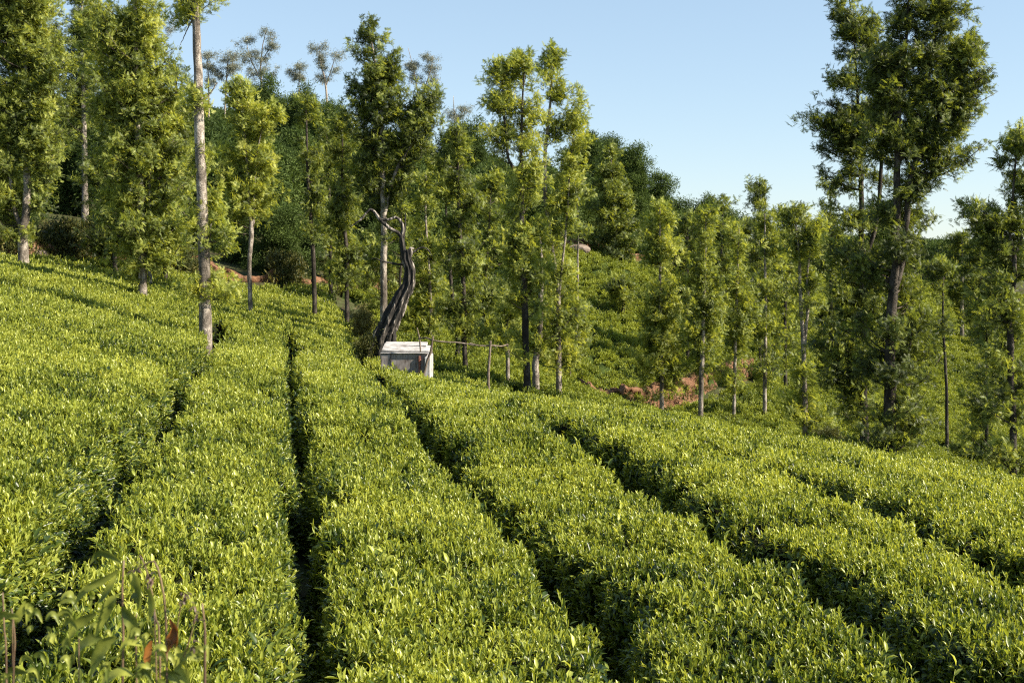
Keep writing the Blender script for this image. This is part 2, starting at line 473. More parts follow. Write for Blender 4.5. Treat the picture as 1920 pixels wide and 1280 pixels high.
def surf(x, y):
    x = np.asarray(x, float); y = np.asarray(y, float)
    xf, yf = x.ravel(), y.ravel()
    out = np.empty(len(xf))
    for i in range(0, len(xf), 40000):
        X = xf[i:i + 40000]; Y = yf[i:i + 40000]
        r2 = (X[:, None] - ctrl[None, :, 0]) ** 2 + (Y[:, None] - ctrl[None, :, 1]) ** 2
        out[i:i + 40000] = tps_phi(r2) @ _W[:_n] + _W[_n] + _W[_n + 1] * X + _W[_n + 2] * Y
    r = np.hypot(xf, yf - 60)
    k = sstep(110, 320, r)
    out = np.clip(out, -14, 26) * (1 - k) + (-6) * k
    return out.reshape(x.shape)

# far left edge of the field, where the red bank stands
edge = [at(-400, 472, 44), at(0, 480, 45), at(130, 488, 47), at(300, 506, 51), at(450, 538, 53), at(560, 545, 55), at(640, 547, 57), at(740, 560, 62), at(900, 560, 72), at(1060, 470, 88), at(1240, 500, 95), at(1400, 480, 122), at(1700, 490, 125), at(2600, 520, 126)]
EX = np.array([p[0] for p in edge]); EY = np.array([p[1] for p in edge])
def tea_mask(x, y):        # 1 in tea, 0 in the woods
    e = np.interp(x, EX, EY)
    return 1 - sstep(-0.3, 0.3, np.asarray(y) - e)
CH = 0.72
def ground_z(x, y): return surf(x, y) - CH * tea_mask(x, y)

def grid_mesh(name, X, Y, Z, mat, parent=None):
    nx, ny = X.shape
    v = np.stack([X.ravel(), Y.ravel(), Z.ravel()], 1)
    i = np.arange(nx * ny).reshape(nx, ny)
    f = np.stack([i[:-1, :-1].ravel(), i[1:, :-1].ravel(), i[1:, 1:].ravel(), i[:-1, 1:].ravel()], 1)
    me = bpy.data.meshes.new(name)
    me.vertices.add(len(v)); me.vertices.foreach_set("co", v.astype(np.float32).ravel())
    me.loops.add(len(f) * 4); me.loops.foreach_set("vertex_index", f.astype(np.int32).ravel())
    me.polygons.add(len(f)); me.polygons.foreach_set("loop_start", np.arange(0, len(f) * 4, 4, dtype=np.int32))
    me.polygons.foreach_set("use_smooth", np.ones(len(f), bool))
    me.update(calc_edges=True); me.validate()
    me.materials.append(mat)
    o = bpy.data.objects.new(name, me); C.objects.link(o)
    if parent: o.parent = parent
    return o

# ground sheet, finer near the camera, out to the horizon
gy = np.concatenate([np.linspace(-60, 0, 25)[:-1], np.linspace(0, 60, 200)[:-1], np.linspace(60, 160, 170)[:-1], np.geomspace(160, 4000, 40)])
gx = np.concatenate([-np.geomspace(70, 3000, 26)[::-1], np.linspace(-70, 90, 330)[1:-1], np.geomspace(90, 3000, 26)])
X, Y = np.meshgrid(gx, gy, indexing='ij')
Z = ground_z(X, Y) + 0.05 * vnoise(X * 1.3, Y * 1.3) + 0.25 * vnoise(X * .2, Y * .2, 2) * sstep(40, 60, Y)
g = grid_mesh("ground", X, Y, Z, M['ground']); g["kind"] = "structure"

# ------------------------------------------------------------------ near tea rows
K0y = [-2, 4.57, 9.6, 15.7, 36.7, 60]; K0x = [.55, -.77, -1.8, -3.03, -7.1, -11.5]
Kmy = [-2, 5.5, 9.2, 12.9, 21.1, 33, 60]; Kmx = [-.9, -2.3, -3.07, -3.86, -5.69, -8.4, -14.2]
K1y = [-2, 5.78, 7.55, 10.9, 21.1, 35.9, 60]; K1x = [2.2, .65, .32, -.51, -2.38, -5.13, -9.6]
def path_x(k, y):
    y = np.asarray(y, float)
    if k == 0: b = np.interp(y, K0y, K0x)
    elif k == 1: b = np.interp(y, K1y, K1x)
    elif k >= 2: b = 3.506 + 1.7 * (k - 2) - 0.2 * y
    elif k == -1: b = np.interp(y, Kmy, Kmx)
    else: b = np.interp(y, Kmy, Kmx) + 1.62 * (k + 1)
    return b + 0.10 * vnoise(y * 0.6, k * 7.7, 5) + 0.05 * vnoise(y * 2.3, k * 3.3, 6)
def gap(k, y):
    """half width and depth of the path k at y"""
    y = np.asarray(y, float)
    w = {-1: .21, 0: .16, 1: .20, 2: .21, 3: .20, 4: .15, 5: .12}.get(k, 0.06)
    n = vnoise(y * 0.75, k * 5.1, 8) * 0.6 + vnoise(y * 2.2, k * 2.1, 9) * 0.5
    hw = w * (1 + 0.6 * n)
    if k <= -2: hw = np.where(n > 0.25, 0.14, 0.0)
    fade = 1 - sstep(*{-1: (29, 33), 0: (32, 37), 1: (34, 38), 2: (17, 21)}.get(k, (22, 30)), y)
    return np.maximum(hw, 0.0) * fade, fade
def canopy(x, y):
    return surf(x, y) - 0.07 + 0.05 * vnoise(x * 1.1, y * 1.1, 1) + 0.045 * vnoise(x * 2.7, y * 2.7, 2) + 0.035 * vnoise(x * 7, y * 7, 3)

def row_dist(x, y, k):
    """height factor 0 (in the path) to 1 (on the flat top) between path k and k+1"""
    out = np.ones_like(x)
    for kk in (k, k + 1):
        hw, fade = gap(kk, y)
        dd = np.abs(x - path_x(kk, y)) + 0.07 * vnoise(x * 5, y * 5, 11) + 0.05 * vnoise(x * 13, y * 13, 12)
        out = np.minimum(out, np.where(hw > 0.02, sstep(hw, hw + 0.10, dd), 1.0))
    return out

row_names = {
 -9: "tea row highest up the left slope, running past the forked pale trunk",
 -8: "tea row second highest on the left slope, below the forked pale trunk",
 -7: "tea row third highest on the left slope, crossed by shade bands",
 -6: "tea row fourth highest on the left slope, passing the short brown trunk",
 -5: "tea row on the left slope just below the short brown trunk",
 -4: "smooth tea row reaching the left edge midway down the picture",
 -3: "tea row with scattered dark holes along its lower edge, left side",
 -2: "broad tea row just left of the leftmost long dark path",
 -1: "tea row between the leftmost long dark path and the central one",
 0: "widest looking tea row right of the central path, leading to the concrete tank",
 1: "tea row in the lower middle right, between the two deepest diagonal paths",
 2: "tea row right of the deepest right hand diagonal path",
 3: "tea row ending at the right edge above the lower diagonal paths",
 4: "narrow tea row along the crest in front of the big dark tree",
 5: "outermost tea row on the crest, falling away behind the right edge",
}
YMAX = {k: 57 for k in range(-9, 1)}
YMAX.update({1: 44, 2: 30, 3: 25, 4: 22, 5: 20})
tot = 0
for k in range(-9, 6):
    y0 = 2.4 if k >= -3 else 8
    ys = np.arange(y0, YMAX[k], 0.11)
    sft = np.concatenate([np.linspace(0, 0.24, 9)[:-1], np.linspace(0.24, 0.76, 12), np.linspace(0.76, 1, 9)[1:]])
    Yg, Sg = np.meshgrid(ys, sft, indexing='ij')
    xa, xb = path_x(k, Yg), path_x(k + 1, Yg)
    Xg = xa + (xb - xa) * Sg
    h = row_dist(Xg, Yg, k)
    e = np.interp(Xg, EX, EY)
    endf = 1 - sstep(-0.3, 0.1, Yg - e)
    h = h * endf
    cz = canopy(Xg, Yg)
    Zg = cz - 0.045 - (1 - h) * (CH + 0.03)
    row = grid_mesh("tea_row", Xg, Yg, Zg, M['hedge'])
    tag(row, row_names[k], "tea hedge", "tea rows of the near slope")
    # leaf clumps on top and on the flanks
    A = []
    r = np.random.default_rng(100 + k)
    segs = np.arange(y0, YMAX[k], 1.0)
    for ya in segs:
        wmean = float(path_x(k + 1, ya) - path_x(k, ya))
        d = max(ya, 3)
        dens = float(np.interp(d, [3, 6, 10, 16, 25, 40, 60], [142, 138, 106, 70, 40, 22, 15]))
        n = int(dens * wmean)
        yy = r.uniform(ya, ya + 1, n); ss = r.random(n)
        pa, pb = path_x(k, yy), path_x(k + 1, yy)
        A.append(np.stack([pa + (pb - pa) * ss, yy, np.full(n, d)], 1))
    A = np.concatenate(A)
    x, y, d = A.T
    vis = np.abs(x) < 0.50 * y + 1.8
    x, y, d = x[vis], y[vis], d[vis]
    h = row_dist(x, y, k)
    e = np.interp(x, EX, EY)
    keep = (h > 0.12) & (y < e - 0.15)
    # thin patches where the bushes are old or bare
    hole = vnoise(x * .9, y * .9, 21) + 0.6 * vnoise(x * 2.4, y * 2.4, 22)
    keep &= ~((hole > 1.02) & (r.random(len(x)) < 0.85))
    x, y, d, h, hole = [q[keep] for q in (x, y, d, h, hole)]
    z = canopy(x, y) - (1 - h) * (CH * 0.85) + r.normal(0, 0.012, len(x))
    pa = np.where(np.abs(x - path_x(k, y)) < np.abs(x - path_x(k + 1, y)), -1, 1)
    tilt = (1 - h) * 0.9
    sc_ = np.interp(d, [3, 8, 16, 30, 50], [0.96, 1.0, 1.25, 1.7, 2.2]) * r.uniform(0.8, 1.2, len(x))
    big = r.random(len(x)) < 0.015
    sc_ = np.where(big, sc_ * 1.45, sc_)
    rot = np.stack([r.normal(0, .12, len(x)), tilt * pa + r.normal(0, .12, len(x)), np.where(tilt > 0.1, 0, r.uniform(0, 2 * pi, len(x)))], 1)
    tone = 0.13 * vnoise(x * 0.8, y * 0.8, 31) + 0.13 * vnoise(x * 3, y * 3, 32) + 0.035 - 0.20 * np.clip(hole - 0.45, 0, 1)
    up = h > 0.7
    root = row
    if up.sum():
        P = np.stack([x, y, z], 1)
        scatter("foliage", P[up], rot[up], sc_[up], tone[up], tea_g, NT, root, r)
        tot += up.sum()
    near = up & (y < 15)
    if near.sum() > 50:
        ii = np.nonzero(near)[0]; edge_bias = np.where(h[ii] < 0.999, 5.0, 1.0)
        ii = r.choice(ii, size=min(len(ii), int(5 + near.sum() * 0.02)), replace=False, p=edge_bias / edge_bias.sum())
        scatter("tall_shoots", P[ii] + np.array([0, 0, .02]), np.stack([r.normal(0, .2, len(ii)), r.normal(0, .2, len(ii)), r.uniform(0, 6.28, len(ii))], 1), r.uniform(.8, 1.35, len(ii)), r.normal(0.02, .08, len(ii)), tall_g, 6, root, r)
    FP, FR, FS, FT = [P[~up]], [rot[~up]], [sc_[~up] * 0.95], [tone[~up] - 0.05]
    for kk, sg in ((k, 1), (k + 1, -1)):
        if not (-3 <= kk <= 4): continue
        y1 = min(YMAX[k], 24)
        m = int(260 * (y1 - y0))
        yy = y0 + (y1 - y0) * r.random(m) ** 1.8
        hw, fade = gap(kk, yy)
        q = r.random(m)
        off = np.maximum(hw, 0.03) + 0.05
        for _ in range(2):
            x1 = path_x(kk, yy) + sg * off
            off = np.maximum(hw + 0.10 * (1 - q) - (0.07 * vnoise(x1 * 5, yy * 5, 11) + 0.05 * vnoise(x1 * 13, yy * 13, 12)) - 0.015, 0.01)
        xx = path_x(kk, yy) + sg * off
        vv = (np.abs(xx) < 0.50 * yy + 1.2) & (hw > 0.03)
        yy, xx, fade, off, hw, q = yy[vv], xx[vv], fade[vv], off[vv], hw[vv], q[vv]
        m = len(xx)
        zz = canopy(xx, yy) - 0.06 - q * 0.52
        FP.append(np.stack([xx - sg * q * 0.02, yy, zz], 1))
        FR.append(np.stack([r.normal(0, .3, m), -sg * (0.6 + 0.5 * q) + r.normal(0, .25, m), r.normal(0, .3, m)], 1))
        FS.append(np.interp(yy, [3, 8, 24], [.62, .7, 1.0]) * r.uniform(0.8, 1.25, m)); FT.append(0.06 - 0.14 * q + r.normal(0, .05, m))  # leaf tone falls with depth: shade of the gap painted into the flanks
    FP = np.concatenate(FP)
    if len(FP):
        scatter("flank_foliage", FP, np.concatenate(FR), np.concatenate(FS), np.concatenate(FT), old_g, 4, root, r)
        tot += len(FP)
print("near clumps", tot)

# ------------------------------------------------------------------ the valley and the opposite tea slopes
def near_right_end(x):
    """where the near rows stop and the lower garden begins"""
    return np.interp(x, [-9.0, -7.0, -5.0, -2.5, -0.5, 1.5, 3.5, 6, 40], [57, 56, 43.5, 29.5, 24.5, 21.5, 19.5, 19.5, 19.5])
cs = 1.15
bx = np.arange(-14, 95, 0.28); by = np.arange(19, 128, 0.28)
X, Y = np.meshgrid(bx, by, indexing='ij')
def bushes(x, y):
    """rounded cushions of pruned bushes: cell distance on a jittered lattice"""
    cx = np.floor(x / cs); cy = np.floor(y / cs)
    best = np.full(x.shape, 9.0); sec = np.full(x.shape, 9.0); idv = np.zeros(x.shape)
    for i in (-1, 0, 1):
        for j in (-1, 0, 1):
            a = (cx + i).astype(int); b = (cy + j).astype(int)
            px = (a + 0.5 + 0.35 * (_tab[a % 256, b % 256] * 2 - 1)) * cs
            py = (b + 0.5 + 0.35 * (_tab[(a + 77) % 256, (b + 31) % 256] * 2 - 1)) * cs
            d = np.hypot(x - px, y - py)
            cl = d < best
            sec = np.where(cl, best, np.minimum(sec, d))
            idv = np.where(cl, _tab[(a + 11) % 256, (b + 5) % 256], idv)
            best = np.minimum(best, d)
    return sstep(0, 0.55, sec - best), idv
def valley_z(X, Y):
    b, i = bushes(X, Y)
    return surf(X, Y) - 0.10 + 0.12 * (i - 0.5) + 0.10 * vnoise(X * .5, Y * .5, 4) - (1 - b) * 0.45, b, i
# red gully cut: polyline in plan with the bank on its far side
gul = [at(1090, 768, 50), at(1140, 762, 53), at(1200, 752, 55), at(1260, 742, 57), at(1320, 730, 59.5), at(1360, 716, 62), at(1420, 700, 66)]
GX = np.array([p[0] for p in gul]); GYv = np.array([p[1] for p in gul])
def gully(x, y):
    """0 outside, up to 1 in the bare strip"""
    c = np.interp(x, GX, GYv)
    ins = (x > GX[0]) & (x < GX[-1])
    return np.where(ins, 1 - sstep(1.3, 1.9, np.abs(y - c + 0.8)), 0.0)
Zv, B, I = valley_z(X, Y)
inside = (Y > near_right_end(X)) & (tea_mask(X, Y) > 0.5) & (gully(X, Y) < 0.4) & (X < 0.52 * Y + 6) & (X > -0.30 * Y - 1 + 0)
Zv = np.where(inside, Zv, surf(X, Y) - CH - 0.4)
idx = np.arange(X.size).reshape(X.shape)
q = inside[:-1, :-1] | inside[1:, :-1] | inside[1:, 1:] | inside[:-1, 1:]
f = np.stack([idx[:-1, :-1][q], idx[1:, :-1][q], idx[1:, 1:][q], idx[:-1, 1:][q]], 1)
used = np.unique(f); remap = np.zeros(X.size, int); remap[used] = np.arange(len(used)); f = remap[f]
v = np.stack([X.ravel()[used], Y.ravel()[used], Zv.ravel()[used]], 1)
me = bpy.data.meshes.new("tea_slope")
me.vertices.add(len(v)); me.vertices.foreach_set("co", v.astype(np.float32).ravel())
me.loops.add(f.size); me.loops.foreach_set("vertex_index", f.astype(np.int32).ravel())
me.polygons.add(len(f)); me.polygons.foreach_set("loop_start", np.arange(0, f.size, 4, dtype=np.int32))
me.polygons.foreach_set("use_smooth", np.ones(len(f), bool)); me.update(calc_edges=True)
me.materials.append(M['slope'])
slope = bpy.data.objects.new("tea_slope", me); C.objects.link(slope)
tag(slope, "lower tea garden of rounded bushes across the valley behind the slim trees", "tea garden", kind="stuff")
n = 110000
r = np.random.default_rng(5)
y = 19 + (r.random(n) ** 0.75) * 105; x = r.uniform(-0.32, 0.55, n) * y
zv, b, i = valley_z(x, y)
ok = (y > near_right_end(x)) & (tea_mask(x, y) > 0.5) & (gully(x, y) < 0.4) & (b > 0.28)
x, y, zv, b, i = x[ok], y[ok], zv[ok], b[ok], i[ok]
scatter("foliage", np.stack([x, y, zv + 0.02], 1), np.stack([r.normal(0, .3, len(x)), r.normal(0, .3, len(x)), r.uniform(0, 6.28, len(x))], 1),
        np.interp(y, [19, 50, 120], [1.2, 1.7, 2.8]) * r.uniform(.8, 1.2, len(x)), 0.3 * i + 0.03 + 0.16 * vnoise(x * .3, y * .3, 3) - 0.14 * (1 - sstep(30, 48, y)), far_g, 5, slope, r)  # last tone term paints tree shade onto the bushes just beyond the crest

# ------------------------------------------------------------------ earth banks
def bank(name, line, h, mat, label, lean=0.5, seed=0, kind="structure", cat=None):
    r = np.random.default_rng(seed)
    P = resample(line, len(line) * 26)
    rows = 12
    t = np.linspace(0, 1, rows)
    V = np.zeros((len(P), rows, 3))
    for i, p in enumerate(P):
        hh = h[0] * (0.92 + 0.14 * float(vnoise(i * .06, seed)) + 0.10 * float(vnoise(i * .31, seed + 3)))
        gz = float(ground_z(p[0], p[1] - 0.6))
        for j, u in enumerate(t):
            nn = float(vnoise(i * .13, u * 5, seed + 1)) * 0.28 + float(vnoise(i * .45, u * 11, seed + 2)) * 0.13
            over = 0.18 * math.exp(-((u - 0.92) / 0.1) ** 2)
            V[i, j] = (p[0], p[1] + lean * u - over + nn, gz - 0.3 + (hh + 0.3) * u)
    # carry the top back into the hill
    back = V[:, -1] + np.array([0, 1.6, 0]); back[:, 2] = np.maximum(back[:, 2], ground_z(back[:, 0], back[:, 1]) - 0.0) - 0.15
    V = np.concatenate([V, back[:, None]], 1)
    o = grid_mesh(name, V[..., 0], V[..., 1], V[..., 2], mat)
    tag(o, label, cat, kind=kind)
    return o
bank("earth_bank", [np.array([p[0], p[1] + 0.3, 0]) for p in edge[:9]], (1.4, 1.0), M['red'], "bare red earth bank along the top edge of the near tea field", seed=4)
bank("earth_bank", [np.array([p[0], p[1] + 0.5, 0]) for p in gul], (1.3, 1.0), M['red'], "eroded red gully bank running diagonally behind the slim pale trunks", lean=0.9, seed=9)
bank("earth_bank", [np.array([p[0], p[1] + 0.2, 0]) for p in edge[9:11]], (1.6, 1.0), M['red'], "small red cutting above the shaded far tea terraces", seed=12)

# ------------------------------------------------------------------ trees
def euler_from(dirs, r):
    d = dirs / (np.linalg.norm(dirs, axis=1, keepdims=True) + 1e-9)
    th = np.arccos(np.clip(d[:, 2], -1, 1)); ph = np.arctan2(d[:, 1], d[:, 0])
    return np.stack([r.normal(0, .25, len(d)), th, ph], 1)

def tree(name, kind, base, d, stems, lobes, label, cat="tree", group=None, tone=0.0, bark='bark', dens=1.0, seed=None, sides=9, drop=0.5, tuft=1.0, air=0.0):
    """stems: polylines of (px, py, width px[, depth offset m]); lobes: (cx, cy, rx, ry[, density[, depth offset m]]) in photograph pixels at distance d"""
    seed = seed if seed is not None else int(base[0] * 3 + base[1] * 7 + d)
    r = np.random.default_rng(seed); rr = random.Random(seed)
    s = d / F
    B = at(base[0], base[1], d)
    gz = float(ground_z(B[0], B[1]))
    root = empty(name, (B[0], B[1], gz))
    tag(root, label, cat, group)
    org = np.array([B[0], B[1], gz])
    def loc(x, y, dd=0.0): return at(x, y, d) + np.array([0, dd, 0]) - org
    g = Geo()
    SP = []
    if kind == 'oak':
        px1 = 1 / s
        lobes = list(lobes) + [(st[-1][0], st[-1][1] + 0.12 * px1, 0.28 * px1, 0.42 * px1, 0.8) for st in stems if 1.6 < st[-1][2] < 5]
    for si, st in enumerate(stems):
        st = [tuple(p) + (0.0,) * (4 - len(p)) for p in st]
        pts = [np.append(loc(p[0], p[1], p[3]), p[2] * s * 0.5) for p in st]
        if si == 0:
            p0 = pts[0].copy(); p0[2] = -0.15; p0[3] *= 1.15
            if pts[0][2] > 0.1: pts = [p0] + pts
            else: pts[0] = p0
        n = max(6, int(len(pts) * 5))
        Q = resample(pts, n)
        Q[:, 0] += 0.012 * np.cumsum(r.normal(0, 1, n)) * min(1, d / 50)
        if si: Q[0, :3] = pts[0][:3]
        if si == 0: Q[0, 3] *= 1.25
        tube(g, Q[:, :3], np.maximum(Q[:, 3], 0.006), sides, 0.06, r=rr)
        SP.append(Q)
    g.build("trunk", M[bark], root)
    allst = np.concatenate(SP)
    g = Geo(); T, D, S = [], [], []
    size = tuft * float(np.interp(d, [25, 45, 70, 120], [0.68, 0.86, 1.25, 2.0]))
    for lb in lobes:
        cx, cy, rx, ry = lb[:4]
        dn = (lb[4] if len(lb) > 4 else 1.0) * dens
        c = loc(cx, cy, lb[5] if len(lb) > 5 else 0.0)
        R = np.array([rx * s, max(rx * s * 0.85, 0.35), ry * s])
        V = 4.19 * R.prod()
        if kind == 'oak' and len(lb) < 6: c[1] += 0.4 * R[1]
        R = R * (np.array([1.1, 1.08, 1.07]) if d < 44 else np.array([1.36, 1.25, 1.1])); n_t = int(np.clip(dn * 58 * V / size ** 2.1, 14 if kind == 'gum' else 40, 2600))
        per = 10
        nb = max(4, n_t // per)
        for bi in range(nb):
            u = r.normal(0, 1, 3); u /= np.linalg.norm(u)
            q = r.random() ** 0.42 * 1.0
            tip = c + u * R * q * (1 + 0.18 * r.normal())
            hd = np.hypot(tip[0] - allst[:, 0], tip[1] - allst[:, 1])
            want = tip[2] - drop * hd - 0.15
            cost = np.abs(allst[:, 2] - want) + 0.35 * hd
            k = int(np.argmin(cost)); A0 = allst[k, :3]
            if A0[2] > tip[2] - 0.02 and drop > 0: pass
            L = np.linalg.norm(tip - A0)
            mid = A0 + (tip - A0) * 0.5 + np.array([0, 0, -0.10 * L]) + r.normal(0, 0.05 * L, 3)
            pts = resample([A0, mid, tip], 6)
            if d < 75 and (L > 0.25):
                r0 = min(0.012 + 0.010 * L, max(allst[k, 3] * 0.7, 0.012)) * (1 + air)
                tube(g, pts, np.linspace(r0, 0.004, 6), 3 if d > 35 else 4)
            m = per if L > 0.3 else 6
            tt = 1 - (r.random(m) ** 1.2) * min(0.75, 1.2 / max(L, .3))
            ii = np.clip((tt * 5).astype(int), 0, 4); fr = tt * 5 - ii
            pp = pts[ii] * (1 - fr[:, None]) + pts[np.minimum(ii + 1, 5)] * fr[:, None]
            spread = 0.24 * size * (1.25 - tt[:, None] * 0.5)
            pp = pp + r.normal(0, 1, (m, 3)) * spread * np.array([1, 1, 0.55 if kind != 'gum' else 0.25])
            dirs = (tip - A0) / (L + 1e-6) * 0.7 + r.normal(0, .45, (m, 3)) + np.array([0, 0, 0.35])
            T.append(pp); D.append(dirs); S.append(size * r.uniform(0.75, 1.2, m))
    if len(g.v): tag(g.build("branchwork", M['twig' if kind != 'gum' else 'gum_bark'], root), kind="stuff")
    if T:
        T = np.concatenate(T); D = np.concatenate(D); S = np.concatenate(S)
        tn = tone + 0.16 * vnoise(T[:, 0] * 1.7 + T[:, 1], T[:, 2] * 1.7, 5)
        grp, nv = GR[kind]
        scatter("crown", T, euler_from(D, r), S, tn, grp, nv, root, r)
    return root

OG = "silver leaved shade trees"
def straight(b, top, w0, w1=3, bend=0.0):
    (x0, y0), (x1, y1) = b, top
    return [(x0, y0, w0), (x0 + (x1 - x0) * .33 + bend, y0 + (y1 - y0) * .33, w0 * .8 + w1 * .2), (x0 + (x1 - x0) * .66 - bend, y0 + (y1 - y0) * .66, w0 * .5 + w1 * .5), (x1, y1, w1)]

# --- left group
tree("shade_tree", 'oak', (44, 498), 38, [[(44, 498, 21), (43, 440, 17), (48, 400, 15), (50, 340, 13), (48, 250, 10), (45, 120, 7), (40, -40, 4)], [(43, 430, 10), (30, 395, 8), (22, 340, 6), (15, 240, 5)]],
     [(20, 20, 95, 90), (70, 110, 65, 80), (15, 190, 80, 90), (75, 240, 60, 60), (-20, 330, 60, 70), (85, 330, 40, 40, .6), (10, 420, 50, 28, .5)], "large tree at the far left with thick pale grey trunk forking low", group=OG, tone=0.02)
tree("shade_tree", 'oak', (268, 557), 33, [straight((268, 557), (255, -60), 17, 4, 2), [(268, 470, 7), (280, 430, 6), (278, 300, 4)]],
     [(215, 50, 75, 75), (290, 60, 50, 80), (235, 160, 90, 70), (300, 190, 60, 60), (250, 270, 85, 60), (220, 350, 55, 45), (310, 330, 60, 60), (270, 410, 90, 45), (240, 455, 60, 35), (310, 460, 50, 30), (280, 500, 45, 22, .6)], "broad dense tree on a short brown trunk left of the tall bare trunk", group=OG, tone=0.05)
tree("shade_tree", 'oak', (384, 632), 26, [[(384, 632, 25), (383, 520, 22), (380, 400, 20), (374, 250, 19), (371, 120, 16), (366, 0, 13), (360, -160, 8)], [(383, 520, 5), (392, 470, 3), (394, 420, 1.5)], [(373, 200, 5), (396, 175, 3), (408, 155, 1.5)], [(364, 30, 3), (350, 60, 2), (340, 85, 1)]],
     [(362, -60, 60, 60, .8), (345, 8, 22, 12, .6), (385, 300, 38, 60, .7), (355, 380, 30, 40, .5), (415, 370, 35, 45, .7), (375, 522, 38, 18, .8), (418, 528, 22, 20, .6), (370, 180, 22, 16, .5), (400, 440, 30, 25, .5)], "tallest bare pale trunk with sparse leaf sprays, standing nearest in the left tea rows", group=OG, tone=0.12, bark='bark')
tree("shade_tree", 'oak', (469, 588), 40, [[(469, 588, 9), (468, 500, 8), (473, 430, 9), (470, 395, 7), (465, 300, 5), (455, 150, 2)], [(473, 425, 6), (480, 390, 5), (482, 300, 3), (500, 210, 2)]],
     [(450, 165, 34, 40), (470, 230, 45, 45), (505, 215, 22, 34, .8), (485, 300, 42, 40), (440, 320, 45, 45), (480, 365, 55, 35), (425, 385, 35, 30, .8), (415, 290, 25, 30, .6)], "yellow green tree with slender pale forked trunk right of the tallest trunk", group=OG, tone=0.16)
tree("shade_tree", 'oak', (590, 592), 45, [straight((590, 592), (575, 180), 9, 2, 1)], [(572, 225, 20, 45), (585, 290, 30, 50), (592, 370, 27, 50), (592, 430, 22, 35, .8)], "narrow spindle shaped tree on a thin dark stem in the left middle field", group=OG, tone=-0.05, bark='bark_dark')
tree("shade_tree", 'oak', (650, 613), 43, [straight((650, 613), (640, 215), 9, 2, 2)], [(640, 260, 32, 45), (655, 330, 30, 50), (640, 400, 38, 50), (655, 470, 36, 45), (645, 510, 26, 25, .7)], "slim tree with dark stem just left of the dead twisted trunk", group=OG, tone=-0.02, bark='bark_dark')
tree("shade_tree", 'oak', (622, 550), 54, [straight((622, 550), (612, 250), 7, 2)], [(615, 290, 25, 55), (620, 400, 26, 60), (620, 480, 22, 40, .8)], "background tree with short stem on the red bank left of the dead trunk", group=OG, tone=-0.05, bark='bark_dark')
tree("shade_tree", 'oak', (719, 640), 41, [[(719, 640, 14), (718, 520, 13), (718, 400, 12), (716, 300, 10), (712, 180, 6), (690, 50, 2)], [(718, 420, 7), (730, 360, 6), (748, 310, 6), (775, 265, 4), (805, 200, 2)], [(716, 330, 6), (705, 260, 5), (700, 160, 3)]],
     [(683, 75, 30, 36), (700, 120, 45, 40), (735, 130, 38, 35, .9), (690, 180, 52, 45), (755, 190, 50, 45), (800, 190, 34, 50), (720, 250, 70, 45), (790, 250, 35, 40), (690, 310, 45, 45), (740, 330, 50, 40, .8), (685, 370, 35, 40, .7), (750, 400, 30, 50, .5)], "very tall dark crowned tree rising directly behind the dead twisted trunk", group=OG, tone=-0.12, bark='bark')
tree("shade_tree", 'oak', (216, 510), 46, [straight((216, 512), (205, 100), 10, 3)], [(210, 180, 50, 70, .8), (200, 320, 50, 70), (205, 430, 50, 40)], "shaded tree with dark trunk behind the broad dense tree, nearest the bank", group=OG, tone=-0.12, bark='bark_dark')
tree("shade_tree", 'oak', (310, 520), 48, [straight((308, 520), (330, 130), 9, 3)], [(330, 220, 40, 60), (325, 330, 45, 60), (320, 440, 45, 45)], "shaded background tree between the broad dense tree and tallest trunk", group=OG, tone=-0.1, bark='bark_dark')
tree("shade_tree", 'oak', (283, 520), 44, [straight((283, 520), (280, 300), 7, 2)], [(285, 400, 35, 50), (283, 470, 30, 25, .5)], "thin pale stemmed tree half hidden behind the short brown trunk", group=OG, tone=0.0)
tree("shade_tree", 'oak', (160, 470), 60, [straight((160, 480), (150, -20), 12, 3)], [(150, 60, 50, 70, .8), (140, 180, 45, 60, .7)], "tall olive tree in the gap between the two big left crowns", group=OG, tone=-0.08)

# --- centre group
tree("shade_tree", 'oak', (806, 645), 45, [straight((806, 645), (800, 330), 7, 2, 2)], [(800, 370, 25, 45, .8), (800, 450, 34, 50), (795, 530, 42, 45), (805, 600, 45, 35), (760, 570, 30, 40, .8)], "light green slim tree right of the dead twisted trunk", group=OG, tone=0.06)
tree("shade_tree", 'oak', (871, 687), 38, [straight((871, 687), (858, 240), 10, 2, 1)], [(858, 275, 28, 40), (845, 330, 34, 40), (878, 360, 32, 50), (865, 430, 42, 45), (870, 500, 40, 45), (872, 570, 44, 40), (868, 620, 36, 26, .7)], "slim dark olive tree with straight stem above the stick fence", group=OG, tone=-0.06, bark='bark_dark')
tree("shade_tree", 'oak', (854, 683), 41, [[(854, 683, 8), (858, 640, 9), (850, 560, 7), (843, 470, 6), (838, 380, 4), (835, 300, 2)]], [(835, 350, 24, 45, .8), (835, 450, 28, 45, .8), (845, 560, 30, 40, .7)], "thin bent stem close beside the slim dark olive tree", group=OG, tone=0.0, bark='bark_dark')
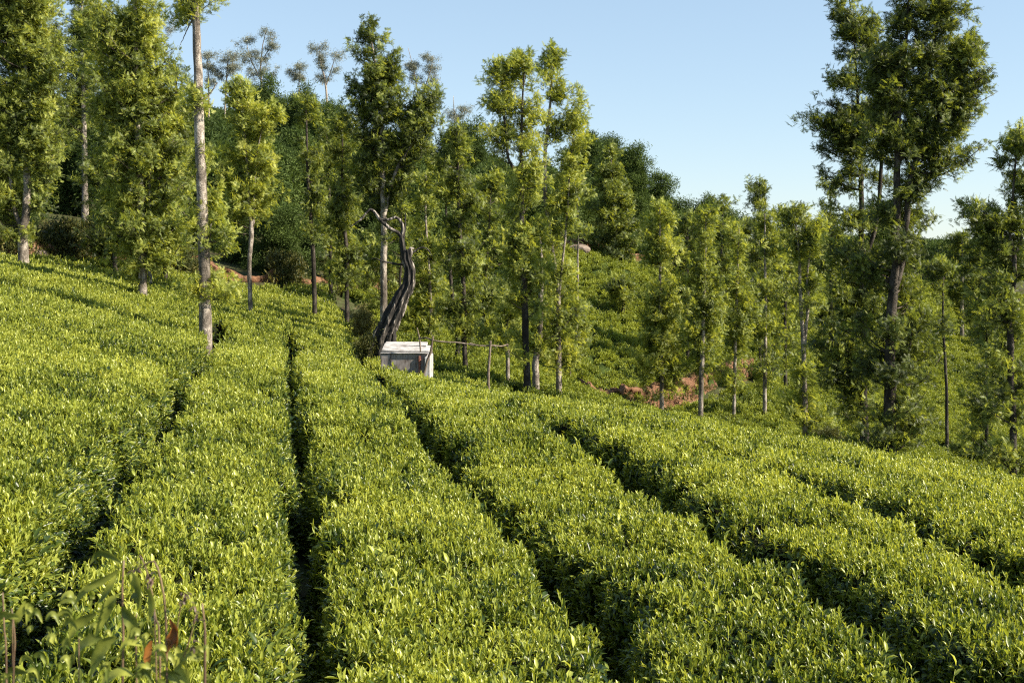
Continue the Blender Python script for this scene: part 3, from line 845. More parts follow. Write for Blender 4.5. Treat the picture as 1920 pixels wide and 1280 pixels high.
tree("shade_tree", 'oak', (989, 728), 32, [[(989, 728, 14), (987, 650, 13), (985, 560, 13), (985, 500, 12), (980, 430, 9), (980, 340, 8), (978, 250, 5), (985, 110, 2)], [(980, 345, 6), (968, 325, 6), (955, 300, 5.5), (950, 270, 5), (945, 200, 3), (940, 110, 2)], [(986, 560, 5), (995, 545, 4), (1005, 520, 3)]],
     [(940, 125, 34, 34), (985, 120, 32, 32), (925, 175, 34, 36), (965, 185, 40, 38), (1010, 190, 28, 40), (925, 225, 30, 28, .8), (1000, 250, 36, 36), (950, 260, 30, 30, .6), (1005, 330, 34, 45), (965, 370, 34, 40), (990, 430, 48, 42), (955, 470, 42, 36), (1000, 490, 48, 34), (985, 560, 40, 30, .7), (945, 560, 34, 34, .8), (960, 640, 40, 30, .6)], "tall bright tree with double top and curved pale limb, centre of the picture", group=OG, tone=0.12, bark='bark_dark')
tree("shade_tree", 'oak', (1050, 738), 34, [[(1050, 738, 12), (1050, 650, 10), (1048, 540, 7), (1035, 440, 6), (1025, 370, 8), (1026, 290, 7), (1035, 200, 5), (1042, 90, 2)], [(1048, 560, 5), (1062, 420, 4), (1070, 300, 3), (1080, 200, 2)]],
     [(1035, 120, 20, 38), (1055, 150, 26, 40), (1065, 210, 30, 44), (1040, 230, 26, 40, .8), (1082, 225, 18, 60, .7), (1075, 300, 32, 40), (1060, 360, 40, 40), (1080, 340, 26, 30), (1045, 430, 40, 40), (1060, 500, 38, 36), (1050, 580, 40, 40), (1075, 590, 32, 36, .8), (1030, 650, 40, 34, .6), (1070, 660, 32, 28, .6)], "tall tree with feathered pointed top just right of the bright double topped one", group=OG, tone=0.08, bark='bark')
tree("shade_tree", 'oak', (1006, 722), 33.5, [[(1006, 722, 14), (1005, 680, 13), (1012, 630, 10), (1011, 560, 11), (1013, 500, 7), (1010, 420, 3)]], [(1010, 540, 34, 30, .6), (1020, 600, 34, 32, .8), (1000, 640, 36, 26, .7), (1015, 470, 28, 36, .7)], "stout pruned grey trunk between the two tall centre trees", group=OG, tone=0.05)
tree("shade_tree", 'oak', (953, 708), 36, [[(953, 708, 8), (954, 660, 8), (954, 620, 6), (955, 560, 3)]], [(945, 610, 34, 28), (965, 580, 28, 34, .8), (925, 640, 28, 22, .6)], "short tree with pale pole like stem at the end of the stick fence", group=OG, tone=0.06)
tree("shade_tree", 'oak', (905, 640), 52, [straight((905, 640), (925, 330), 6, 2)], [(925, 370, 32, 45), (920, 450, 38, 45), (910, 530, 40, 45), (905, 600, 38, 30)], "slender grey green tree behind the stick fence, left of the bright double topped one", group=OG, tone=-0.04, bark='bark_dark')
tree("shade_tree", 'oak', (752, 600), 52, [straight((752, 600), (755, 380), 6, 2)], [(765, 430, 25, 40, .8), (745, 560, 36, 36), (700, 560, 34, 34, .8), (690, 480, 28, 50)], "low leafy tree filling the space behind the base of the dead trunk", group=OG, tone=0.02, bark='bark_dark')

# --- mid distance, down the valley
tree("shade_tree", 'oak', (1240, 782), 50, [straight((1240, 782), (1238, 390), 9, 2)], [(1238, 425, 30, 34), (1245, 470, 30, 34), (1238, 445, 36, 30, .7), (1243, 560, 36, 46), (1238, 620, 44, 50), (1262, 640, 36, 40), (1225, 680, 40, 30), (1262, 700, 32, 28)], "pale trunked tree with two stacked round crown lobes, behind the crest", group=OG, tone=0.10)
tree("shade_tree", 'oak', (1314, 786), 48, [straight((1314, 786), (1322, 400), 10, 2)], [(1322, 440, 28, 36), (1318, 500, 36, 46), (1325, 560, 38, 45), (1312, 620, 36, 40), (1325, 670, 34, 32, .8), (1345, 600, 26, 36, .7)], "olive tree with straight pale trunk, second of the four slim valley trees", group=OG, tone=0.0)
tree("shade_tree", 'oak', (1376, 782), 50, [straight((1376, 782), (1385, 430), 7, 2)], [(1383, 460, 20, 36), (1390, 520, 30, 45), (1385, 590, 34, 45), (1392, 640, 30, 34), (1378, 690, 34, 34, .8)], "pointed olive tree with very thin stem, third of the four slim valley trees", group=OG, tone=0.02)
tree("shade_tree", 'oak', (1437, 768), 53, [straight((1437, 768), (1440, 400), 8, 2)], [(1445, 450, 28, 45), (1440, 530, 34, 50), (1430, 600, 34, 40, .8), (1442, 650, 28, 34, .8), (1440, 700, 26, 20, .5)], "tree with bare white lower trunk, rightmost of the four slim valley trees", group=OG, tone=0.0)
tree("shade_tree", 'oak', (1424, 700), 66, [straight((1424, 700), (1422, 340), 6, 2)], [(1420, 362, 14, 26), (1430, 385, 16, 34), (1420, 420, 15, 45, .6), (1425, 480, 26, 40)], "narrow upright column topped tree standing up above its neighbours", group=OG, tone=-0.10, bark='bark_dark')
tree("shade_tree", 'oak', (1512, 830), 38, [[(1512, 830, 12), (1510, 740, 10), (1508, 640, 8), (1505, 560, 7), (1500, 460, 4), (1490, 390, 2)], [(1509, 650, 6), (1516, 580, 6), (1518, 500, 4), (1530, 430, 2)]],
     [(1490, 405, 22, 28), (1525, 425, 20, 28, .8), (1500, 460, 38, 40), (1528, 500, 28, 40), (1490, 530, 36, 40, .8), (1520, 600, 34, 40, .5), (1500, 670, 40, 40, .6), (1530, 740, 44, 38, .7), (1480, 760, 40, 30, .6), (1545, 790, 40, 28, .8)], "tree with twin parallel pale stems, left of the biggest dark tree", group=OG, tone=0.02)
tree("shade_tree", 'oak', (1622, 836), 30, [[(1622, 836, 18), (1622, 780, 16), (1620, 700, 13), (1622, 600, 11), (1616, 480, 9), (1615, 340, 9), (1610, 220, 6), (1600, 60, 3), (1590, -30, 2)], [(1620, 500, 7), (1640, 420, 8), (1648, 340, 7), (1650, 240, 5), (1640, 100, 3)]],
     [(1570, 30, 22, 36, .8), (1610, 40, 34, 50), (1640, 70, 36, 60), (1590, 110, 36, 40), (1610, 230, 50, 45), (1640, 300, 34, 40, .7), (1550, 240, 40, 24, .8), (1570, 190, 34, 30, .8), (1625, 170, 45, 50), (1545, 215, 28, 14, .8), (1512, 212, 14, 9, .8), (1590, 250, 45, 30, .8), (1560, 270, 26, 22, .6), (1575, 320, 30, 18, .5), (1600, 300, 28, 20, .5),
      (1600, 410, 45, 40, .8), (1570, 470, 34, 45), (1620, 500, 44, 50), (1580, 560, 44, 44), (1640, 580, 40, 44), (1590, 640, 48, 44), (1560, 700, 44, 36), (1620, 720, 44, 40), (1590, 770, 44, 22, .7), (1540, 640, 26, 34, .7)], "dark two stemmed tree with pale butt, leaning crown reaching left over open sky", group=OG, tone=-0.16, bark='bark_dark', drop=0.35, dens=1.35)
tree("shade_tree", 'oak', (1669, 846), 26, [[(1669, 846, 24), (1669, 740, 22), (1671, 640, 19), (1675, 560, 18), (1681, 500, 15), (1685, 430, 13), (1686, 320, 12), (1690, 200, 9), (1705, 60, 5), (1712, -30, 3)],
      [(1677, 545, 13), (1692, 490, 12), (1701, 410, 11), (1710, 330, 11), (1735, 270, 8), (1780, 190, 5), (1810, 80, 3)], [(1688, 300, 7), (1720, 230, 6), (1750, 120, 4), (1765, 0, 2)], [(1672, 730, 8), (1688, 700, 5), (1700, 660, 3), (1712, 610, 2)], [(1686, 250, 6), (1665, 170, 4), (1655, 90, 2)]],
     [(1700, 20, 34, 44), (1745, 10, 40, 44), (1790, 20, 34, 44), (1720, 90, 55, 55), (1790, 100, 50, 55), (1835, 110, 26, 60), (1680, 140, 45, 50), (1740, 170, 60, 50), (1810, 190, 44, 46), (1690, 220, 50, 45), (1760, 250, 60, 36), (1665, 120, 46, 66), (1655, 215, 42, 48), (1832, 190, 34, 60), (1700, 350, 40, 30, .6), (1820, 250, 34, 30, .8), (1720, 290, 50, 30, .8), (1790, 290, 34, 20, .7), (1660, 270, 40, 26, .7), (1745, 340, 30, 20, .6),
      (1655, 380, 34, 30, .5, .5), (1740, 400, 28, 40, .6, .6), (1712, 440, 50, 45, .7, .9), (1650, 470, 45, 45, .8, .8), (1727, 510, 45, 45, .8, .8), (1715, 590, 50, 45, .8, .9), (1640, 600, 40, 50, .6, .7), (1727, 660, 52, 30, .7, .7), (1636, 680, 38, 36, .6, .6), (1716, 740, 50, 30, .8, .6), (1750, 785, 50, 30, .7, .3), (1640, 790, 40, 30, .6, .5), (1690, 440, 44, 30, .3, -.6), (1660, 600, 40, 34, .3, -.6), (1690, 690, 46, 30, .35, -.6), (1680, 790, 50, 26, .5, -.5)], "biggest tree, very dark thick trunk and huge crown leaving the top of the picture", group=OG, tone=-0.18, bark='bark_dark', drop=0.45, dens=1.5)
tree("shade_tree", 'oak', (1899, 892), 24, [[(1899, 892, 14), (1898, 800, 13), (1893, 720, 12), (1893, 640, 12), (1892, 590, 9), (1902, 540, 7), (1901, 475, 8), (1893, 440, 5), (1900, 340, 4), (1912, 230, 2)], [(1901, 476, 5), (1915, 440, 5), (1925, 360, 3)], [(1893, 640, 7), (1902, 600, 6), (1910, 560, 4)]],
     [(1918, 265, 20, 34), (1900, 310, 34, 36), (1925, 330, 34, 50), (1870, 410, 40, 30, .8), (1835, 400, 20, 12, .6), (1820, 380, 12, 10, .5), (1905, 400, 34, 36), (1845, 440, 34, 26, .7), (1880, 490, 50, 36, .8), (1925, 470, 34, 44), (1860, 560, 36, 34, .7), (1910, 590, 40, 40, .8), (1850, 640, 36, 34, .6), (1915, 670, 40, 40, .7), (1860, 740, 40, 30, .6), (1925, 760, 40, 40, .7), (1865, 820, 44, 30, .7), (1930, 840, 36, 34, .8)], "dark slender tree at the right edge with a wishbone fork near its top", group=OG, tone=-0.10, bark='bark_dark')
tree("shade_tree", 'oak', (1800, 640), 92, [straight((1803, 640), (1800, 440), 8, 2)], [(1790, 490, 26, 34), (1805, 540, 30, 34), (1815, 590, 24, 22, .5), (1800, 450, 20, 20, .7)], "hazy far tree with pale trunk seen through the gap at right", group=OG, tone=-0.14, bark='bark')
tree("shade_tree", 'oak', (1835, 640), 88, [straight((1835, 650), (1838, 440), 7, 2)], [(1835, 480, 28, 36), (1842, 550, 28, 44), (1840, 610, 26, 26, .6)], "far dark tree behind the slender tree at the right edge", group=OG, tone=-0.12, bark='bark_dark')
tree("shade_tree", 'oak', (1168, 612), 74, [straight((1168, 612), (1165, 530), 8, 3)], [(1150, 545, 22, 18), (1178, 548, 24, 18), (1163, 530, 20, 16)], "small low umbrella shaped tree alone on the shaded far terraces", group=OG, tone=-0.06, bark='bark_dark')
tree("shade_tree", 'oak', (1160, 535), 88, [straight((1160, 535), (1145, 280), 9, 2)], [(1142, 312, 26, 28), (1165, 350, 34, 34), (1150, 400, 40, 36), (1160, 450, 40, 36), (1175, 500, 36, 28, .8), (1148, 490, 30, 28, .8)], "large olive cone shaped tree at the top of the far terraces", group=OG, tone=-0.06, bark='bark_dark')
tree("shade_tree", 'oak', (1290, 700), 66, [straight((1290, 700), (1290, 400), 6, 2)], [(1290, 440, 30, 40, .9), (1290, 520, 34, 50, .9), (1285, 600, 30, 40, .7)], "dark tree filling the gap between the first two slim valley trees", group=OG, tone=-0.12, bark='bark_dark')
tree("shade_tree", 'oak', (1475, 720), 62, [straight((1475, 720), (1470, 400), 7, 2)], [(1468, 430, 24, 34), (1472, 500, 30, 45), (1475, 580, 30, 45), (1470, 650, 28, 34, .7)], "background tree just left of the twin stemmed tree", group=OG, tone=-0.04, bark='bark_dark')
tree("shade_tree", 'oak', (1560, 700), 70, [straight((1560, 700), (1558, 350), 8, 2)], [(1562, 385, 16, 30), (1565, 430, 24, 34), (1555, 500, 28, 45), (1560, 590, 34, 50), (1560, 670, 34, 30)], "pointed far tree showing left of the biggest tree's lower crown", group=OG, tone=-0.14, bark='bark_dark')
tree("shade_tree", 'oak', (1350, 660), 76, [straight((1350, 660), (1352, 380), 6, 2)], [(1352, 430, 26, 40), (1355, 510, 30, 45), (1350, 600, 30, 45, .8)], "far tree between the second and third slim valley trees", group=OG, tone=-0.12, bark='bark_dark')
tree("shade_tree", 'oak', (1410, 660), 78, [straight((1410, 660), (1405, 420), 6, 2)], [(1400, 450, 22, 30), (1408, 520, 28, 45), (1410, 600, 28, 45, .8)], "far tree between the third and fourth slim valley trees", group=OG, tone=-0.13, bark='bark_dark')
tree("shade_tree", 'oak', (1100, 690), 62, [straight((1080, 690), (1085, 420), 6, 2)], [(1080, 300, 26, 34, .0), (1085, 560, 22, 26, .8), (1092, 610, 18, 22, .7)], "wispy small tree on the slope right of the pointed centre tree", group=OG, tone=0.04)
tree("shade_tree", 'oak', (1775, 740), 45, [straight((1775, 760), (1765, 480), 6, 2)], [(1765, 560, 22, 34, .8), (1750, 500, 30, 30, .9), (1760, 620, 24, 30, .7)], "thin background tree peeping out right of the biggest tree's trunk", group=OG, tone=-0.1, bark='bark_dark')
tree("shade_tree", 'oak', (1850, 870), 34, [straight((1850, 880), (1850, 600), 8, 2)], [(1845, 700, 34, 30, .6), (1850, 760, 44, 34, .8), (1830, 820, 50, 34), (1870, 860, 50, 30)], "low dark tree in the hollow between the biggest tree and the right edge tree", group=OG, tone=-0.14, bark='bark_dark')

# --- woods on the hill: dark blue green wattles on the skyline, each its own thing
WG = "dark wattle trees on the hillside"
wat = [  # cx, top y, base y, half width, distance, label
 (503, 150, 330, 48, 95, "rounded blue green tree on the skyline below the eucalyptus clump"),
 (565, 165, 350, 42, 92, "dark skyline tree above the narrow spindle shaped tree"),
 (612, 190, 380, 38, 88, "dark skyline tree left of the very tall centre left crown"),
 (548, 280, 470, 62, 76, "deep shaded round tree behind the yellow green forked tree"),
 (525, 385, 545, 58, 57, "dense blue green bushy tree standing on the red bank"),
 (455, 420, 545, 42, 58, "dark bushy tree behind the base of the tallest pale trunk"),
 (600, 400, 545, 34, 62, "dark tree filling the gap right of the spindle shaped tree"),
 (395, 350, 520, 50, 62, "shaded dark tree behind the tallest pale trunk"),
 (880, 235, 470, 45, 92, "dark skyline tree between the dark olive tree and the bright centre one"),
 (840, 250, 480, 40, 98, "dark skyline tree behind the slim dark olive tree's top"),
 (930, 300, 520, 42, 84, "dark hillside tree behind the bright centre tree's curved limb"),
 (760, 300, 520, 45, 80, "dark hillside tree behind the dead trunk's upper arms"),
 (950, 440, 620, 45, 70, "deep shade tree low behind the bright double topped tree"),
 (1025, 300, 520, 45, 95, "dark hillside tree behind the pointed feathered tree"),
 (1100, 255, 470, 40, 105, "tall blue green tree right of the pointed centre tree on the skyline"),
 (1145, 252, 460, 38, 112, "highest blue green tree of the right skyline"),
 (1188, 278, 470, 36, 108, "rounded blue green tree on the descending right skyline"),
 (1232, 322, 490, 30, 112, "smaller feathery tree halfway down the descending skyline"),
 (1272, 362, 500, 30, 110, "low dark tree beyond the stacked lobe tree on the skyline"),
 (1322, 362, 520, 24, 105, "pointed dark tree in the skyline dip"),
 (1350, 372, 530, 24, 108, "wispy topped dark tree right of the skyline dip"),
 (1385, 405, 540, 28, 112, "lowest dark skyline tree left of the column topped tree"),
 (1540, 420, 560, 30, 115, "far bluish tree behind the twin stemmed tree"),
 (1660, 380, 600, 40, 90, "far dark tree seen through the biggest tree's stems"),
 (1770, 450, 600, 24, 125, "bluish hazy tree in the far gap at right"),
 (20, 330, 490, 60, 58, "dark bushy tree behind the forked pale trunk at far left"),
 (115, 300, 470, 40, 64, "brown green thicket tree left of the broad dense tree"),
 (200, 380, 500, 40, 60, "dark shaded tree on the bank behind the broad dense tree"),
 (700, 420, 590, 40, 66, "dark tree low behind the dead trunk's left arm"),
 (850, 480, 640, 44, 66, "shaded hillside tree behind the slim stems above the fence"),
 (1845, 452, 600, 34, 122, "bluish hazy tree behind the far trees right of the gap"),
 (1215, 440, 540, 34, 98, "dark tree above the red cutting on the far terraces"),
 (1090, 400, 480, 34, 96, "dark round tree left of the far cone shaped tree"),
]
for (cx, ty, by_, hw, dd, lab) in wat:
    hh = (by_ - ty) / 2; cy = (by_ + ty) / 2
    tree("wattle_tree", 'wattle', (cx, by_), dd, [straight((cx, by_), (cx, ty + 20), 8, 3)],
         [(cx, ty + hh * .45, hw * .7, hh * .45), (cx - hw * .35, cy, hw * .65, hh * .5), (cx + hw * .4, cy + hh * .1, hw * .6, hh * .5), (cx, cy + hh * .5, hw * .9, hh * .45)],
         lab, group=WG, tone=random.uniform(-.08, .12), bark='bark_dark', dens=1.1, drop=0.3, tuft=1.0)

# --- sparse eucalyptus on the ridge
EG = "sparse eucalyptus trees on the ridge"
def gum(b, d, st, lobes, lab):
    st = [[(x, y, w * 0.75) for x, y, w in q] for q in st]
    lobes = [(l[0], l[1], l[2] * 1.0, l[3] * 0.62) + tuple(l[4:]) for l in lobes]
    tree("eucalyptus_tree", 'gum', b, d, st, lobes, lab, group=EG, bark='gum_bark', dens=0.42, drop=0.9, tuft=0.5, air=1.0, tone=0.0)
gum((492, 300), 100, [[(492, 300, 6), (488, 170, 5), (486, 110, 3), (494, 60, 1.5)], [(488, 150, 3), (470, 110, 2.5), (462, 80, 1.5)], [(487, 120, 3), (505, 90, 2), (512, 70, 1)]],
    [(494, 58, 22, 10), (468, 74, 18, 10), (512, 84, 14, 9), (458, 104, 22, 12), (500, 108, 22, 12), (478, 95, 16, 9), (512, 124, 18, 10), (470, 130, 22, 12)], "tallest sparse eucalyptus with layered top on the left ridge")
gum((420, 290), 98, [[(420, 290, 5), (424, 170, 4), (428, 110, 2)], [(424, 150, 2.5), (440, 105, 1.5)]], [(412, 104, 18, 10), (436, 100, 18, 9), (420, 122, 24, 10), (446, 122, 16, 9), (405, 130, 12, 9)], "bluish flat topped eucalyptus left of the tallest ridge eucalyptus")
gum((392, 290), 98, [[(392, 290, 5), (390, 170, 4), (388, 100, 2)]], [(388, 98, 12, 10), (394, 122, 14, 12), (398, 150, 12, 12)], "eucalyptus crown just touching the tallest pale trunk")
gum((562, 320), 104, [[(562, 320, 4), (561, 180, 3), (562, 125, 1.5)]], [(564, 122, 11, 6), (560, 142, 10, 8), (545, 132, 7, 6)], "tiny tufted eucalyptus top peeking over the ridge")
gum((615, 320), 100, [[(615, 320, 6), (612, 170, 5), (602, 120, 3), (600, 85, 1.5)], [(612, 160, 3), (625, 120, 2), (632, 95, 1)]], [(602, 84, 14, 9), (628, 100, 16, 8), (598, 108, 14, 10), (618, 124, 18, 10), (600, 138, 14, 9)], "pale thin eucalyptus on the ridge left of the very tall dark crown")
gum((790, 330), 96, [[(790, 330, 5), (786, 200, 4), (775, 130, 2), (765, 90, 1)], [(786, 190, 3), (805, 140, 2.5), (812, 105, 1.5)]], [(806, 104, 16, 7), (818, 122, 14, 8), (795, 120, 14, 8), (785, 140, 18, 10), (812, 145, 16, 10), (770, 120, 8, 12, .4)], "eucalyptus with flat sprays right of the very tall dark crown")
gum((858, 360), 104, [[(858, 360, 4), (853, 230, 3), (851, 180, 1)], [(854, 230, 2), (872, 205, 1.5)]], [(872, 198, 16, 8), (848, 206, 12, 9), (862, 220, 20, 9)], "low eucalyptus on the ridge left of the bright double topped tree")
gum((195, 300), 80, [[(195, 300, 6), (190, 100, 4), (180, -20, 2)]], [(150, 20, 30, 20), (190, 40, 24, 20), (330, 40, 14, 14, .5), (170, 80, 24, 18)], "bluish eucalyptus between the two big left crowns at the top edge")

# --- filler woods behind everything: one mass
r = np.random.default_rng(77)
T = []; D = []; TN = []
k = 0
while k < 250:
    y = r.uniform(62, 175); x = r.uniform(-0.62, 0.62) * y
    if tea_mask(x, y) > 0.3 or (y < float(np.interp(x, EX, EY)) + 3): continue
    gz = float(ground_z(x, y)); xi = x / y * F + 960
    # stay below the skyline the named trees make
    sky_y = np.interp(xi, [-400, 380, 470, 640, 820, 900, 1080, 1180, 1240, 1320, 1400, 1560, 1800, 2300], [150, 190, 190, 230, 270, 280, 300, 320, 370, 400, 440, 436, 440, 420])
    topz = -(sky_y - HOR) / F * y
    h = min(r.uniform(6, 10), topz - gz)
    if h < 2: k += 1; continue
    R = r.uniform(1.6, 2.6)
    m = int(26 * R * h / 2)
    u = r.normal(0, 1, (m, 3)); u /= np.linalg.norm(u, axis=1, keepdims=True)
    u[:, 2] = np.abs(u[:, 2]) * 1.0 - 0.35
    P = np.array([x, y, gz + h * 0.42]) + u * np.array([R, R, h * 0.56]) * (0.75 + 0.3 * r.random((m, 1)))
    T.append(P); D.append(u); TN.append(np.full(m, r.uniform(-0.1, 0.1)))
    k += 1
T = np.concatenate(T); D = np.concatenate(D); TN = np.concatenate(TN)
w = scatter("woodland", T, euler_from(D, r), r.uniform(1.7, 2.6, len(T)), TN, wat_g, 5, None, r)
tag(w, "dense dark wood covering the hillside behind the single trees", "woodland", kind="stuff")

# --- scrub on the banks
SG = "scrub bushes on the banks"
scr = [(95, 440, 48, 30, 30, .18, 'scrub', "yellow green broom like bush on the bank at far left"), (140, 450, 49, 28, 24, .1, 'scrub', "pale dry bush beside the broom like bush"),
       (20, 455, 47, 26, 20, -.1, 'scrub', "low bush at the left edge on the bank"), (185, 465, 50, 26, 20, 0, 'scrub', "dry bush on the bank behind the broad tree"),
       (340, 490, 52, 30, 18, -.1, 'scrub', "low dull bush on the bank left of the tallest trunk"), (495, 360, 70, 50, 28, .05, 'scrub', "grey green rounded shrub on the hill behind the forked yellow tree"),
       (1112, 462, 92, 20, 18, -.05, 'scrub', "grey shrub beside the pale boulder on the far hill"), (680, 600, 36, 16, 30, .15, 'scrub', "thin leafy sapling left of the dead trunk"),
       (1070, 650, 58, 30, 20, -.2, 'scrub', "low green bush on the valley side behind the centre stems"), (1560, 820, 34, 40, 22, -.15, 'scrub', "low bush in the hollow left of the pale butt"), (690, 640, 30, 16, 12, -.1, 'scrub', "low bush at the foot of the dead trunk")]
for (cx, cy, dd, rx, ry, tn, kd, lab) in scr:
    tree("shrub", kd, (cx, cy + ry), dd, [straight((cx, cy + ry), (cx, cy), 3, 1)], [(cx - rx * .3, cy, rx * .7, ry * .8), (cx + rx * .4, cy + ry * .2, rx * .6, ry * .7), (cx, cy - ry * .4, rx * .5, ry * .5)], lab, "bush", SG, tone=tn, dens=2.2, drop=1.2, bark='twig', tuft=0.8)
# dry grass along the foot of the bank
n = 1500
t = r.random(n) * 8; i0 = t.astype(int); fr = t - i0
px = EX[i0] * (1 - fr) + EX[i0 + 1] * fr; py = EY[i0] * (1 - fr) + EY[i0 + 1] * fr + r.uniform(0.0, 1.6, n)
pz = ground_z(px, py) + np.clip((py - np.interp(px, EX, EY)) * 0.9, 0, 1.1)
pz2 = pz; kk = vnoise(px * .8, py * .8, 41) > 0.05
dg = scatter("dry_grass", np.stack([px, py, pz], 1)[kk], np.stack([r.normal(0, .3, n), r.normal(0, .3, n), r.uniform(0, 6, n)], 1)[kk], r.uniform(.9, 2.2, n)[kk], r.uniform(-.35, .25, n)[kk], scr_g, 4, None, r)
tag(dg, "dry straw coloured grass and litter hanging on the red bank", "grass", kind="stuff")

t = np.linspace(0, 1, 150); P = resample(gul, 150); ov = []
P[:, 1] += 1.75 + r.normal(0, .2, 150); P[:, 2] = ground_z(P[:, 0], P[:, 1]) + 0.75
P2 = P.copy()[::3]; P2[:, 1] -= 1.0; P2[:, 2] = ground_z(P2[:, 0], P2[:, 1]) + r.uniform(0, .8, len(P2))
P = np.concatenate([P, P2]); n = len(P)
og = scatter("bank_grass", P, np.stack([r.normal(0.6, .4, n), r.normal(0, .4, n), r.normal(0, .5, n)], 1), r.uniform(.8, 1.7, n), r.uniform(-.25, .15, n), scr_g, 4, None, r)
tag(og, "tufts of rough grass overhanging the red gully bank", "grass", kind="stuff")

# ------------------------------------------------------------------ boulder on the far hill
def boulder(x, y, d, w, h, label):
    c = at(x, y, d); g = Geo(); vs = []; fs = []
    nu, nv = 16, 10
    for i in range(nv + 1):
        for j in range(nu):
            a = 2 * pi * j / nu; b = pi * i / nv
            q = 1 + 0.18 * float(vnoise(cos(a) * 2 + 5, sin(a) * 2 + i * .5, 6))
            vs.append(np.array([cos(a) * sin(b) * w * q, sin(a) * sin(b) * w * 0.7 * q, cos(b) * h * q]))
    for i in range(nv):
        for j in range(nu):
            fs.append((i * nu + j, i * nu + (j + 1) % nu, (i + 1) * nu + (j + 1) % nu, (i + 1) * nu + j))
    g.add(vs, fs)
    o = g.build("boulder", M['rock'], smooth=False); o.location = tuple(c)
    tag(o, label, "boulder")
boulder(1085, 468, 87, 0.8, 0.42, "pale sunlit boulder above the far tea terraces")
boulder(68, 478, 46.2, 0.42, 0.25, "pinkish clod of earth on the bank right of the forked pale trunk")
boulder(113, 482, 47.3, 0.4, 0.22, "pinkish rock on the bank under the broom like bush")

# ------------------------------------------------------------------ dead twisted tree
D0 = 30.0
B = at(712, 650, D0); gz = float(ground_z(B[0], B[1]))
dead = empty("dead_tree", (B[0], B[1], gz))
tag(dead, "dead leafless tree with thick twisted grey trunk and bleached crooked arms", "dead tree")
org = np.array([B[0], B[1], gz])
def dl(p): return np.append(at(p[0], p[1], D0) - org + np.array([0, p[3] if len(p) > 3 else 0, 0]), p[2] * D0 / F * .5)
def dead_limb(name, px, tint, sides=14, amp=0.14, twist=5.0, lobes=5):
    g = Geo(); Q = resample([dl(p) for p in px], len(px) * 8)
    if name != 'trunk' and name != 'trunk_root': Q[:, 3] *= 0.74
    else: Q[:, 3] *= 0.92
    ridge = lambda th, u: 1 + amp * sin(lobes * th + twist * 2 * u) + amp * 0.5 * sin((lobes * 2 + 1) * th - twist * 1.7 * u + 1)
    rr = random.Random(len(px) * 7 + int(px[0][0]))
    tube(g, Q[:, :3], np.maximum(Q[:, 3], 0.008), sides, 0.05, ridge, tint, rr)
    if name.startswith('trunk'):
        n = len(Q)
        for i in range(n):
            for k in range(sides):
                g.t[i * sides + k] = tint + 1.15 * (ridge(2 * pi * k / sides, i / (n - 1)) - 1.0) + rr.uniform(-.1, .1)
    return g.build(name, M['dead'], dead)
dead_limb("trunk", [(702, 690, 52), (710, 655, 44), (722, 622, 35), (737, 592, 32), (751, 562, 27), (765, 535, 22), (768, 510, 19), (763, 485, 16), (763, 468, 13)], 0.30, 56, 0.20, 7.0, 7)
dead_limb("trunk_root", [(742, 700, 22), (736, 660, 18), (736, 635, 13), (740, 610, 6)], 0.30, 20, 0.2, 3)
dead_limb("limb", [(762, 500, 15), (757, 478, 14), (755, 458, 13), (752, 440, 12)], 0.3, 14)
dead_limb("arm", [(752, 442, 11), (745, 435, 9), (732, 429, 9), (719, 418, 9), (711, 410, 8), (704, 400, 8), (695, 393, 7), (686, 400, 5), (678, 410, 5), (668, 418, 4), (656, 426, 2)], 0.62, 10)
dead_limb("arm", [(753, 445, 10), (756, 430, 9), (751, 415, 8), (742, 408, 7), (732, 411, 7), (722, 412, 7), (713, 412, 6)], 0.66, 10)
dead_limb("spur", [(757, 446, 6), (759, 430, 5), (760, 414, 4), (760, 399, 2.5)], 0.35, 8)
dead_limb("knot", [(765, 486, 16), (768, 474, 15), (771, 467, 10), (777, 466, 3)], 0.62, 12)
dead_limb("arm", [(768, 478, 7), (776, 472, 5), (787, 465, 4), (797, 465, 3.5), (804, 470, 3), (810, 480, 1.5)], 0.5, 8)
dead_limb("arm", [(758, 496, 7), (745, 495, 5), (731, 493, 4.5), (715, 489, 3.5), (704, 484, 2.5), (696, 486, 1.2)], 0.25, 8)

# ------------------------------------------------------------------ concrete tank and stick fence
def slab(name, corners, mat, parent, bev=0.012):
    """box from 8 corners: bottom 4 then top 4, lightly bevelled and worn"""
    import bmesh
    bm = bmesh.new()
    vs = [bm.verts.new(tuple(c)) for c in corners]
    for q in ((3, 2, 1, 0), (4, 5, 6, 7), (0, 1, 5, 4), (1, 2, 6, 5), (2, 3, 7, 6), (3, 0, 4, 7)):
        bm.faces.new([vs[i] for i in q])
    bmesh.ops.bevel(bm, geom=list(bm.edges), offset=bev, segments=1, affect='EDGES')
    bmesh.ops.subdivide_edges(bm, edges=list(bm.edges), cuts=3, use_grid_fill=True)
    rr = random.Random(len(name))
    for v in bm.verts: v.co.x += rr.uniform(-.004, .004); v.co.z += rr.uniform(-.004, .004); v.co.y += rr.uniform(-.004, .004)
    bmesh.ops.recalc_face_normals(bm, faces=list(bm.faces))
    me = bpy.data.meshes.new(name); bm.to_mesh(me); bm.free(); me.materials.append(mat)
    o = bpy.data.objects.new(name, me); C.objects.link(o); o.parent = parent
    return o
def box(x0, x1, y0, y1, z0, z1): return [(x0, y0, z0), (x1, y0, z0), (x1, y1, z0), (x0, y1, z0), (x0, y0, z1), (x1, y0, z1), (x1, y1, z1), (x0, y1, z1)]
DT = 26.5
tb = at(760, 700, DT); s = DT / F
tank = empty("water_tank", tb)
tag(tank, "small weathered concrete tank with white sloping lid half sunk in the tea", "water tank")
